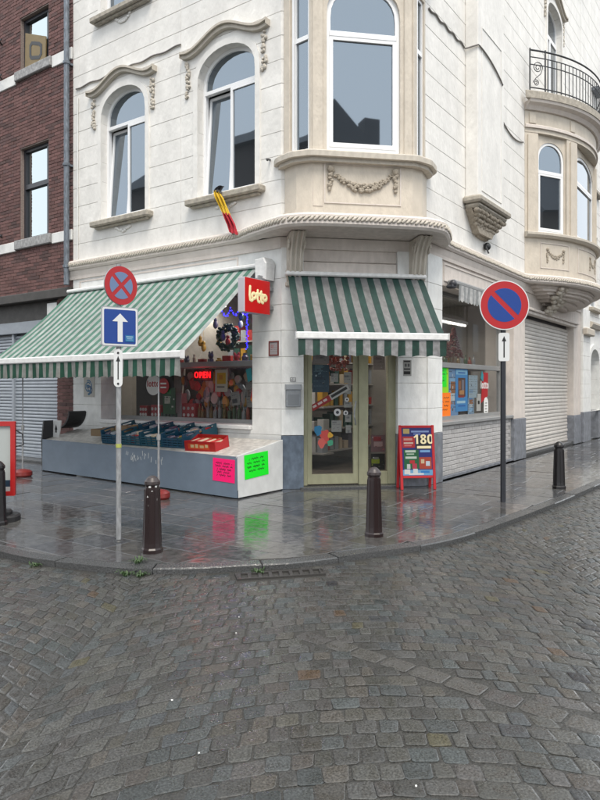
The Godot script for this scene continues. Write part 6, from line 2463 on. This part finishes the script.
func build_shop_goods():
	var m: MB
	var FS := FL * Transform3D(Basis.IDENTITY, Vector3(0, 0, -0.18))
	# ceiling lamps
	tube_lamp(FL, -1.1, 3.30, -1.1, 1.4, 0.0, "white tube light on the ceiling behind the counter window", 1.8)
	tube_lamp(FL, -3.3, 3.30, -1.6, 1.4, 0.0, "white tube light deep behind the wide awning window", 1.6)
	tube_lamp(FR, 1.8, 3.05, -1.0, 1.4, 0.0, "white tube light above the conical red trees", 0.5)
	tube_lamp(FR, 3.6, 3.05, -1.0, 1.4, 0.0, "white tube light at the far end of the poster window", 0.5)
	tube_lamp(FR, 2.4, 3.12, -2.2, 1.4, 0.0, "white tube light in the back of the shop", 0.3)
	# --- counter window: display shelf and goods
	var st := thing("display_shelf", "grey display shelf running inside the counter window", "shelf", FS)
	for y in [1.02, 2.02]:
		m = MB.new()
		m.box(Vector3(-4.4, y - 0.02, -0.72), Vector3(-0.66, y + 0.005, -0.29))
		obj("board", m, M.shelf, st)
	m = MB.new()
	m.box(Vector3(-4.55, 0.4, -0.80), Vector3(-0.64, 2.0, -0.75))
	obj("back_board", m, M.shelf_dark, st)
	var bots := [bottle_mesh(0.3, 0.036), bottle_mesh(0.26, 0.042), bottle_mesh(0.33, 0.034)]
	var x := -2.35
	var i := 0
	while x < -0.72:
		var b := inst(numbered("bottle"), bots[i % 3], M["bottle%d" % (rng.randi() % 4)], null, at(FS, x, 1.026, -0.38 + rng.randf_range(-0.02, 0.02)))
		tag(b, "slim bottle in the row along the counter window sill", "bottle", "bottles on the window sill")
		x += rng.randf_range(0.095, 0.12)
		i += 1
	x = -2.3
	while x < -0.72:
		var b := inst(numbered("bottle"), bots[rng.randi() % 3], M["bottle%d" % (rng.randi() % 4)], null, at(FS, x, 1.026, -0.52))
		tag(b, "slim bottle standing behind the front row in the counter window", "bottle", "bottles in the second row")
		x += rng.randf_range(0.11, 0.15)
	# cartons
	for c in [[-2.75, 0.34, 0.30, "goods0"], [-3.62, 0.28, 0.26, "goods0"], [-3.95, 0.22, 0.24, "goods0"]]:
		m = MB.new()
		m.box(Vector3(c[0], 1.026, -0.5), Vector3(c[0] + c[1], 1.026 + c[2], -0.32), 0.006)
		var o := single("red_carton", m, M.carton, "red carton with pale round prints behind the counter window", "carton", FS, "red cartons in the window")
		for k in 3:
			for r in 2:
				var dk := disc(0.032, 0.0, 0.002, 14)
				obj("round_print", dk, M.paper if r == 0 else M.goods4, o, Transform3D(Basis.IDENTITY, Vector3(c[0] + c[1] * (k + 0.5) / 3.0, 1.026 + c[2] * (0.28 + 0.42 * r), -0.3195)))
	m = MB.new()
	m.box(Vector3(-3.02, 1.026, -0.5), Vector3(-2.80, 1.52, -0.36), 0.006)
	single("pale_box", m, mat(0.42, 0.36, 0.38, 0.6), "tall pale pink box beside the red cartons in the window", "box", FS)
	for k in 5:
		m = MB.new()
		var xx := -3.35 + 0.1 * k
		m.lathe(P2([0, 0, 0.036, 0, 0.036, 0.1, 0.03, 0.115, 0, 0.115]), 12)
		single("tin_can", m, M.goods5, "small dark green tin behind the counter window", "can", at(FS, xx, 1.026, -0.36), "green tins in the window")
	# glittering bags hanging in the middle of the window
	for k in 84:
		m = MB.new()
		var w := rng.randf_range(0.10, 0.2)
		var h := rng.randf_range(0.14, 0.26)
		var pp := PackedVector2Array()
		for a in 9:
			var an := TAU * a / 9.0
			pp.append(Vector2(cos(an) * w * 0.5 * rng.randf_range(0.8, 1.1), sin(an) * h * 0.5 * rng.randf_range(0.85, 1.1)))
		m.prism(pp, -0.02, 0.02, 0.015)
		single("hanging_bag", m, M["goods%d" % [2, 4, 5, 6, 2, 4, 0, 3, 1][rng.randi() % 9]], "small shiny packet hanging behind the counter window glass", "packet", at(FS, rng.randf_range(-3.0, -0.72), rng.randf_range(1.30, 1.9), -0.68 + 0.012 * (k % 14), rng.randf_range(-0.4, 0.4)), "shiny packets in the window")
	# things hung from the ceiling behind the upper pane
	for k in 26:
		m = MB.new()
		m.tube(P3([0, 0, 0, 0, 0.3, 0]), 0.003, 4)
		m.ball(Vector3(0, -0.06, 0), Vector3(0.05, 0.075, 0.05), 9, 6)
		m.ball(Vector3(0, 0.03, 0), Vector3(0.035, 0.04, 0.035), 8, 5)
		single("hanging_ornament", m, M["goods%d" % [6, 5, 0, 2, 1][k % 5]], "small ornament hanging on a thread in the upper counter window", "ornament", at(FS, rng.randf_range(-3.9, -0.8), rng.randf_range(2.45, 3.0), -0.5 - 0.03 * (k % 10)), "ornaments in the upper window")
	# toys and boxes along the upper shelf
	for k in 17:
		m = MB.new()
		var w := rng.randf_range(0.1, 0.2)
		var h := rng.randf_range(0.12, 0.26)
		if k % 3 == 0:
			m.box(Vector3(-w / 2, 0, -0.05), Vector3(w / 2, h, 0.05), 0.008)
		elif k % 3 == 1:
			m.box(Vector3(-w * 0.4, 0, -0.04), Vector3(w * 0.4, h * 0.6, 0.04), 0.015)
			m.ball(Vector3(0.01, h * 0.6 + 0.05, 0), Vector3(0.065, 0.06, 0.05), 9, 6)
			m.ball(Vector3(-0.04, h * 0.6 + 0.11, 0), Vector3(0.025, 0.03, 0.02), 7, 5)
			m.ball(Vector3(0.055, h * 0.6 + 0.11, 0), Vector3(0.025, 0.03, 0.02), 7, 5)
		else:
			m.lathe(P2([0.0, 0.0, w * 0.3, 0.0, w * 0.33, h * 0.7, w * 0.2, h * 0.8, w * 0.2, h, 0.0, h]), 12)
		single("shelf_toy", m, M["goods%d" % [1, 3, 6, 0, 4, 6][rng.randi() % 6]], "small boxed toy on the upper shelf of the counter window", "toy", at(FS, -4.2 + 0.21 * k, 2.027, -0.42, rng.randf_range(-0.3, 0.3)), "toys on the upper shelf")
	# dark green wreath and poster in the upper part
	m = MB.new()
	for k in 150:
		var a := rng.randf() * TAU
		var rr := rng.randf_range(0.14, 0.25)
		m.ball(Vector3(cos(a) * rr, sin(a) * rr, rng.randf_range(-0.05, 0.05)), Vector3(0.045, 0.03, 0.03), 5, 3)
	single("wreath", m, M.wreath, "dark green wreath hanging in the upper counter window", "wreath", at(FS, -1.78, 2.55, -0.55))
	poster("fancy_dress_poster", "tall orange and yellow poster beside the blue fairy lights", print_mat(print_sheet(23, Color(0.45, 0.32, 0.2), [Color(0.65, 0.45, 0.12), Color(0.1, 0.08, 0.07), Color(0.6, 0.2, 0.12), Color(0.7, 0.6, 0.4)], 0)), FS, -1.02, 2.12, -0.34, 0.36, 0.9)
	# string of blue lights: along the top and down
	var li := 0
	for k in 46:
		var px := -1.75 + 0.62 * minf(k / 24.0, 1.0) + rng.randf_range(-0.015, 0.015)
		var py := 3.06 - 0.14 * absf(sin(k * 0.35)) if k < 24 else 3.0 - 0.033 * (k - 24)
		m = MB.new()
		m.ball(Vector3.ZERO, Vector3(0.011, 0.011, 0.011), 6, 4)
		single("fairy_light", m, M.led_blue, "tiny blue light bulb on the string in the counter window", "fairy light", at(FS, px, py, -0.3 - 0.02 * (k % 3)), "blue fairy lights")
	var bl := OmniLight3D.new()
	bl.name = "fairy_glow"
	bl.light_color = Color(0.15, 0.12, 1.0)
	bl.light_energy = 0.06
	bl.light_size = 0.3
	bl.shadow_enabled = true
	add_child(bl)
	bl.transform = at(FS, -1.3, 2.85, -0.36)
	# OPEN sign
	var s := thing("open_sign", "lit red OPEN sign in the counter window", "sign", at(FS, -2.18, 1.86, -0.29))
	m = MB.new()
	m.box(Vector3(-0.24, -0.11, -0.03), Vector3(0.24, 0.11, 0.0), 0.01)
	obj("panel", m, M.black, s)
	words("OPEN", 0.115, 0.006, M.led_red, s, Transform3D(Basis.IDENTITY, Vector3(0, 0, 0.004)))
	var rl := OmniLight3D.new()
	rl.name = "open_glow"
	rl.light_color = Color(1.0, 0.12, 0.15)
	rl.light_energy = 0.05
	rl.light_size = 0.2
	rl.shadow_enabled = true
	s.add_child(rl)
	rl.position = Vector3(0, 0, 0.06)
	# prints stuck to the counter window
	poster("window_poster", "white poster with yellow sun picture beside the open sign", print_mat(pic(40, 56, Color(0.75, 0.74, 0.68), [[0.15, 0.15, 0.7, 0.5, Color(0.8, 0.65, 0.1)], [0.3, 0.25, 0.3, 0.2, Color(0.75, 0.5, 0.1)], [0.15, 0.75, 0.6, 0.06, Color(0.3, 0.3, 0.3)]])), FS, -1.78, 1.55, -0.2, 0.30, 0.40)
	s = thing("lottery_poster", "red diamond shaped lottery print in the counter window corner", "poster", at(FS, -0.96, 1.42, -0.205))
	m = MB.new()
	m.prism(P2([0.0, 0.02, 0.28, -0.12, 0.28, 0.62, 0.1, 0.48]), 0.0, 0.003)
	obj("sheet", m, M.sign_red, s)
	m = MB.new()
	m.prism(P2([-0.05, 0.3, 0.05, 0.34, 0.02, 0.55, -0.1, 0.52]), 0.004, 0.007)
	obj("teal_corner", m, mat(0.02, 0.22, 0.25, 0.5), s)
	m = MB.new()
	m.prism(P2([0.0, 0.0, 0.14, -0.16, 0.2, -0.08, 0.05, 0.06]), 0.004, 0.007)
	obj("orange_corner", m, mat(0.55, 0.16, 0.02, 0.5), s)
	words("lo", 0.15, 0.003, M.paper, s, Transform3D(Basis.IDENTITY, Vector3(0.19, 0.26, 0.006)))
	s = thing("round_sticker", "round white lottery sticker with red lettering under the awning valance", "sticker", at(FS, -3.42, 1.68, -0.205))
	obj("disc", disc(0.2, 0.0, 0.003), M.paper, s)
	words("lotto", 0.11, 0.002, M.sign_red, s, Transform3D(Basis.IDENTITY, Vector3(0, 0.02, 0.005)))
	s = thing("round_sticker", "round red sticker overlapping the white lottery sticker", "sticker", at(FS, -3.12, 1.66, -0.195))
	obj("disc", disc(0.15, 0.0, 0.003), M.sign_red, s)
	m = MB.new()
	for y in [0.03, -0.045]: m.box(Vector3(-0.08, y, 0.003), Vector3(0.08, y + 0.03, 0.005))
	obj("lettering_bars", m, M.paper, s)
	poster("window_poster", "green leaflet low in the counter window by the stickers", print_mat(print_sheet(31, Color(0.08, 0.3, 0.14), [Color(0.1, 0.45, 0.2), Color(0.7, 0.7, 0.65)], 3)), FS, -3.15, 1.12, -0.21, 0.34, 0.5)
	poster("window_poster", "small white price leaflet above the bottles", print_mat(print_sheet(32, Color(0.7, 0.7, 0.68), [Color(0.3, 0.3, 0.32)], 6)), FS, -1.42, 1.30, -0.25, 0.2, 0.24, 0.15)
	poster("window_poster", "white sheet hung at the left of the bottles", print_mat(print_sheet(33, Color(0.66, 0.66, 0.64), [Color(0.55, 0.5, 0.45)], 7)), FS, -1.12, 1.28, -0.30, 0.14, 0.44, 0.05)
	# --- poster window in the right street
	var gz := -0.32
	var g := "posters in the right hand window"
	poster("neon_sheet", "fluorescent green handwritten sheet in the poster window", print_mat(scrawl(5, Color(0.08, 0.9, 0.12), 4), 0.5, 0.95), FR, 1.04, 1.64, gz, 0.58, 0.38, 0.0)
	poster("neon_sheet", "fluorescent yellow green sheet behind the green one", print_mat(scrawl(6, Color(0.6, 0.85, 0.05), 2), 0.5, 0.95), FR, 1.04, 1.46, gz - 0.004, 0.70, 0.55, 0.0)
	poster("neon_sheet", "fluorescent orange handwritten sheet in the poster window", print_mat(scrawl(7, Color(1.0, 0.5, 0.02), 4, 90, 160), 0.5, 0.95), FR, 1.28, 1.07, gz + 0.003, 0.52, 0.46, 0.0)
	var bt := [Color(0.25, 0.5, 0.75), Color(0.55, 0.72, 0.85), Color(0.75, 0.8, 0.82), Color(0.6, 0.4, 0.25)]
	poster("window_poster", "blue leaflet left of the orange sheet in the poster window", print_mat(print_sheet(51, Color(0.2, 0.42, 0.62), bt, 4)), FR, 0.98, 1.09, gz - 0.003, 0.3, 0.36)
	poster("window_poster", "pale blue lettered poster right of the neon sheets", print_mat(print_sheet(52, Color(0.45, 0.6, 0.76), bt, 7)), FR, 1.72, 1.09, gz - 0.002, 0.46, 0.90)
	poster("window_poster", "bright blue travel poster with brown picture in its middle", print_mat(pic(80, 120, Color(0.28, 0.58, 0.82), [[0.05, 0.06, 0.9, 0.1, Color(0.55, 0.78, 0.9)], [0.2, 0.1, 0.6, 0.04, Color(0.15, 0.4, 0.7)], [0.2, 0.24, 0.6, 0.44, Color(0.35, 0.22, 0.15)], [0.24, 0.3, 0.2, 0.2, Color(0.6, 0.4, 0.25)], [0.5, 0.28, 0.2, 0.3, Color(0.5, 0.5, 0.55)], [0.3, 0.52, 0.4, 0.1, Color(0.75, 0.55, 0.35)], [0.22, 0.64, 0.5, 0.05, Color(0.6, 0.2, 0.15)], [0.1, 0.76, 0.7, 0.06, Color(0.7, 0.85, 0.92)], [0.2, 0.86, 0.6, 0.04, Color(0.15, 0.4, 0.7)]])), FR, 2.05, 1.16, gz + 0.002, 0.62, 0.86)
	poster("window_poster", "pale rounded poster with dark lettering beside the travel poster", print_mat(print_sheet(54, Color(0.62, 0.7, 0.74), [Color(0.5, 0.62, 0.72)], 8)), FR, 2.72, 1.42, gz, 0.50, 0.46)
	poster("window_poster", "blue grey printed sheet under the rounded poster", print_mat(print_sheet(55, Color(0.5, 0.6, 0.68), bt, 8)), FR, 2.68, 1.04, gz + 0.003, 0.34, 0.38)
	poster("window_card", "small white card with dark square print", print_mat(pic(20, 40, Color(0.78, 0.78, 0.76), [[0.3, 0.4, 0.4, 0.22, Color(0.12, 0.12, 0.12)]])), FR, 3.16, 1.14, gz, 0.25, 0.36)
	s = thing("lottery_poster", "red lottery poster with white lettering in the poster window", "poster", at(FR, 3.42, 1.2, gz))
	m = MB.new()
	m.prism(P2([0.0, 0.1, 0.4, 0.25, 0.42, 0.75, 0.1, 0.75]), 0.0, 0.003)
	obj("sheet", m, M.sign_red, s)
	words("lotto", 0.15, 0.003, M.paper, s, Transform3D(Basis.IDENTITY, Vector3(0.21, 0.48, 0.005)))
	m = MB.new()
	m.prism(P2([-0.02, 0.62, 0.12, 0.55, 0.14, 0.7, 0.04, 0.8]), 0.004, 0.006)
	obj("teal_corner", m, mat(0.02, 0.25, 0.3, 0.5), s)
	s = thing("oval_card", "white oval hand lettered card below the red lottery poster", "card", at(FR, 3.70, 1.22, gz + 0.006))
	obj("card", plate(0.13, 0.2, 0.12, 0.0, 0.003), M.paper, s)
	m = MB.new()
	for k in 4: m.box(Vector3(-0.07, -0.11 + k * 0.06, 0.003), Vector3(0.06, -0.095 + k * 0.06, 0.004))
	obj("pen_lines", m, M.black, s)
	# upper part: shelf, two conical trees, bottles
	st = thing("display_shelf", "grey display shelf behind the poster window", "shelf", FR)
	m = MB.new()
	m.box(Vector3(0.66, 2.0, -0.95), Vector3(4.5, 2.03, -0.42))
	obj("board", m, M.shelf, st)
	m = MB.new()
	m.box(Vector3(0.66, 1.0, -1.0), Vector3(4.5, 2.0, -0.96))
	obj("back_board", m, M.shelf_dark, st)
	for x2 in [2.02, 2.62]:
		var tr := thing("tinsel_tree", "dark red conical tinsel tree on the poster window shelf", "ornament", at(FR, x2, 2.03, -0.6), "red conical trees")
		m = MB.new()
		for k in 220:
			var t := rng.randf()
			var a := rng.randf() * TAU
			var rr := 0.17 * (1.0 - t) + 0.01
			m.ball(Vector3(cos(a) * rr, 0.2 + t * 0.62, sin(a) * rr), Vector3(0.03, 0.018, 0.03), 5, 3)
		obj("foliage", m, M.tinsel, tr)
		m = MB.new()
		m.lathe(P2([0.0, 0.0, 0.07, 0.0, 0.06, 0.12, 0.02, 0.13, 0.02, 0.3, 0, 0.3]), 10)
		obj("pot", m, M.brown_frame, tr)
	for k in 15:
		var b := inst(numbered("bottle"), bots[k % 3], M["bottle%d" % (rng.randi() % 4)], null, at(FR, 0.85 + 0.23 * k + rng.randf_range(-0.03, 0.03), 2.032, -0.72))
		tag(b, "slim bottle on the shelf behind the poster window", "bottle", "bottles on the poster window shelf")
	# back shelves of the shop with rows of packs, seen through the panes
	for F in [[FL, -4.3, -2.2, "tall wall shelf of packs behind the counter window"], [FR, 4.6, -2.6, "tall wall shelf of packs behind the poster window"]]:
		var sh := thing("wall_shelf", F[3], "shelf", at(F[0], (-4.4 if F[1] < 0 else 0.7), 0.03, F[2]))
		for r in 6:
			m = MB.new()
			m.box(Vector3(0, 0.3 + r * 0.45, -0.3), Vector3(3.8, 0.33 + r * 0.45, 0.05))
			obj("board", m, M.shelf, sh)
			for k in 21:
				m = MB.new()
				var px := 0.05 + k * 0.178
				m.box(Vector3(px, 0.332 + r * 0.45, -0.2), Vector3(px + rng.randf_range(0.1, 0.165), 0.332 + r * 0.45 + rng.randf_range(0.15, 0.36), 0.0), 0.006)
				obj("pack", m, M["goods%d" % (rng.randi() % 7)], sh)
	# --- door: stickers and notices on the glass
	var dz := -0.112
	poster("door_notice", "grey white notice at the top of the door glass", print_mat(print_sheet(61, Color(0.52, 0.5, 0.49), [Color(0.45, 0.43, 0.43)], 3)), FC, 0.53, 2.02, dz, 0.28, 0.34)
	poster("door_poster", "dim blue poster on the left of the door glass", print_mat(print_sheet(62, Color(0.16, 0.26, 0.32), [Color(0.2, 0.34, 0.4), Color(0.3, 0.4, 0.44), Color(0.12, 0.2, 0.26)], 5, 64, 96, Color(0.35, 0.45, 0.48))), FC, 0.53, 1.55, dz, 0.28, 0.45)
	poster("door_banner", "slanting red and white banner across the door glass", print_mat(pic(96, 16, Color(0.62, 0.12, 0.12), [[0.05, 0.3, 0.1, 0.4, Color(0.85, 0.8, 0.78)], [0.18, 0.3, 0.12, 0.4, Color(0.85, 0.8, 0.78)], [0.33, 0.3, 0.1, 0.4, Color(0.85, 0.8, 0.78)], [0.5, 0.0, 0.5, 1.0, Color(0.72, 0.72, 0.70)], [0.54, 0.25, 0.42, 0.45, Color(0.12, 0.12, 0.12)]])), FC, 0.54, 1.24, dz + 0.004, 0.72, 0.10, 0.52)
	for c in [[1.06, 1.70, 0.13, 0.18], [1.09, 1.52, 0.09, 0.16], [1.06, 1.30, 0.13, 0.09], [1.08, 1.06, 0.10, 0.12], [0.85, 0.90, 0.17, 0.19], [0.84, 1.72, 0.12, 0.14], [0.88, 2.14, 0.16, 0.10], [1.09, 0.88, 0.09, 0.13]]:
		poster("door_sticker", "small white rectangular sticker on the door glass", print_mat(print_sheet(int(c[1] * 100), Color(0.6, 0.6, 0.58), [Color(0.45, 0.45, 0.45)], 3, 24, 32)), FC, c[0], c[1], dz, c[2], c[3], 0.0, "rectangular door stickers", "sticker")
	for c in [[0.95, 1.22, 0.06], [1.11, 1.43, 0.035], [1.09, 1.21, 0.04]]:
		s = thing("door_sticker", "small round white sticker on the door glass", "sticker", at(FC, c[0], c[1], dz), "round door stickers")
		obj("disc", disc(c[2], 0, 0.002, 20), M.paper_dim, s)
		obj("mark", disc(c[2] * 0.45, 0.0025, 0.0035, 12), M.dark_frame, s)
	# red tinsel figure and colourful cluster hung inside the door
	m = MB.new()
	for k in 90:
		m.ball(Vector3(rng.randf_range(-0.17, 0.17), rng.randf_range(-0.2, 0.2), rng.randf_range(-0.03, 0.03)), Vector3(0.035, 0.03, 0.03), 5, 3)
	single("tinsel_bunch", m, mat(0.35, 0.09, 0.07, 0.3), "red tinsel bunch hanging inside the top of the door", "ornament", at(FC, 1.0, 2.12, -0.3))
	s = thing("window_cling", "cluster of coloured paper cut outs low on the door glass", "sticker", at(FC, 0.72, 0.82, dz))
	var clr := [Color(0.5, 0.06, 0.05), Color(0.02, 0.16, 0.3), Color(0.55, 0.3, 0.03), Color(0.05, 0.28, 0.16), Color(0.55, 0.1, 0.08)]
	var spots := [[0.02, 0.0, 0.11], [-0.10, 0.10, 0.08], [0.11, 0.03, 0.05], [0.10, -0.10, 0.06], [-0.04, -0.09, 0.09]]
	for k in 5:
		var ragged := PackedVector2Array()
		for q in 11:
			ragged.append(Vector2(cos(TAU * q / 11.0), sin(TAU * q / 11.0) * 1.2) * spots[k][2] * rng.randf_range(0.55, 1.1))
		m = MB.new()
		m.prism(ragged, k * 0.001, k * 0.001 + 0.0008)
		obj("cut_out", m, mat(clr[k].r, clr[k].g, clr[k].b, 0.6), s, Transform3D(Basis.IDENTITY, Vector3(spots[k][0], spots[k][1], 0)))
	# side light posters
	poster("side_notice", "beige notice at the top of the narrow pane beside the door", print_mat(print_sheet(71, Color(0.58, 0.52, 0.48), [Color(0.5, 0.42, 0.4)], 4)), FC, 1.56, 1.92, -0.12, 0.2, 0.26)
	poster("side_notice", "dark red and pink picture card in the narrow pane", print_mat(print_sheet(72, Color(0.4, 0.3, 0.3), [Color(0.5, 0.12, 0.14), Color(0.6, 0.5, 0.48)], 0)), FC, 1.52, 0.56, -0.12, 0.24, 0.28)
	poster("side_notice", "black and yellow picture card low in the narrow pane", print_mat(print_sheet(73, Color(0.06, 0.07, 0.05), [Color(0.45, 0.5, 0.05), Color(0.4, 0.4, 0.38)], 0)), FC, 1.52, 0.26, -0.12, 0.24, 0.27)
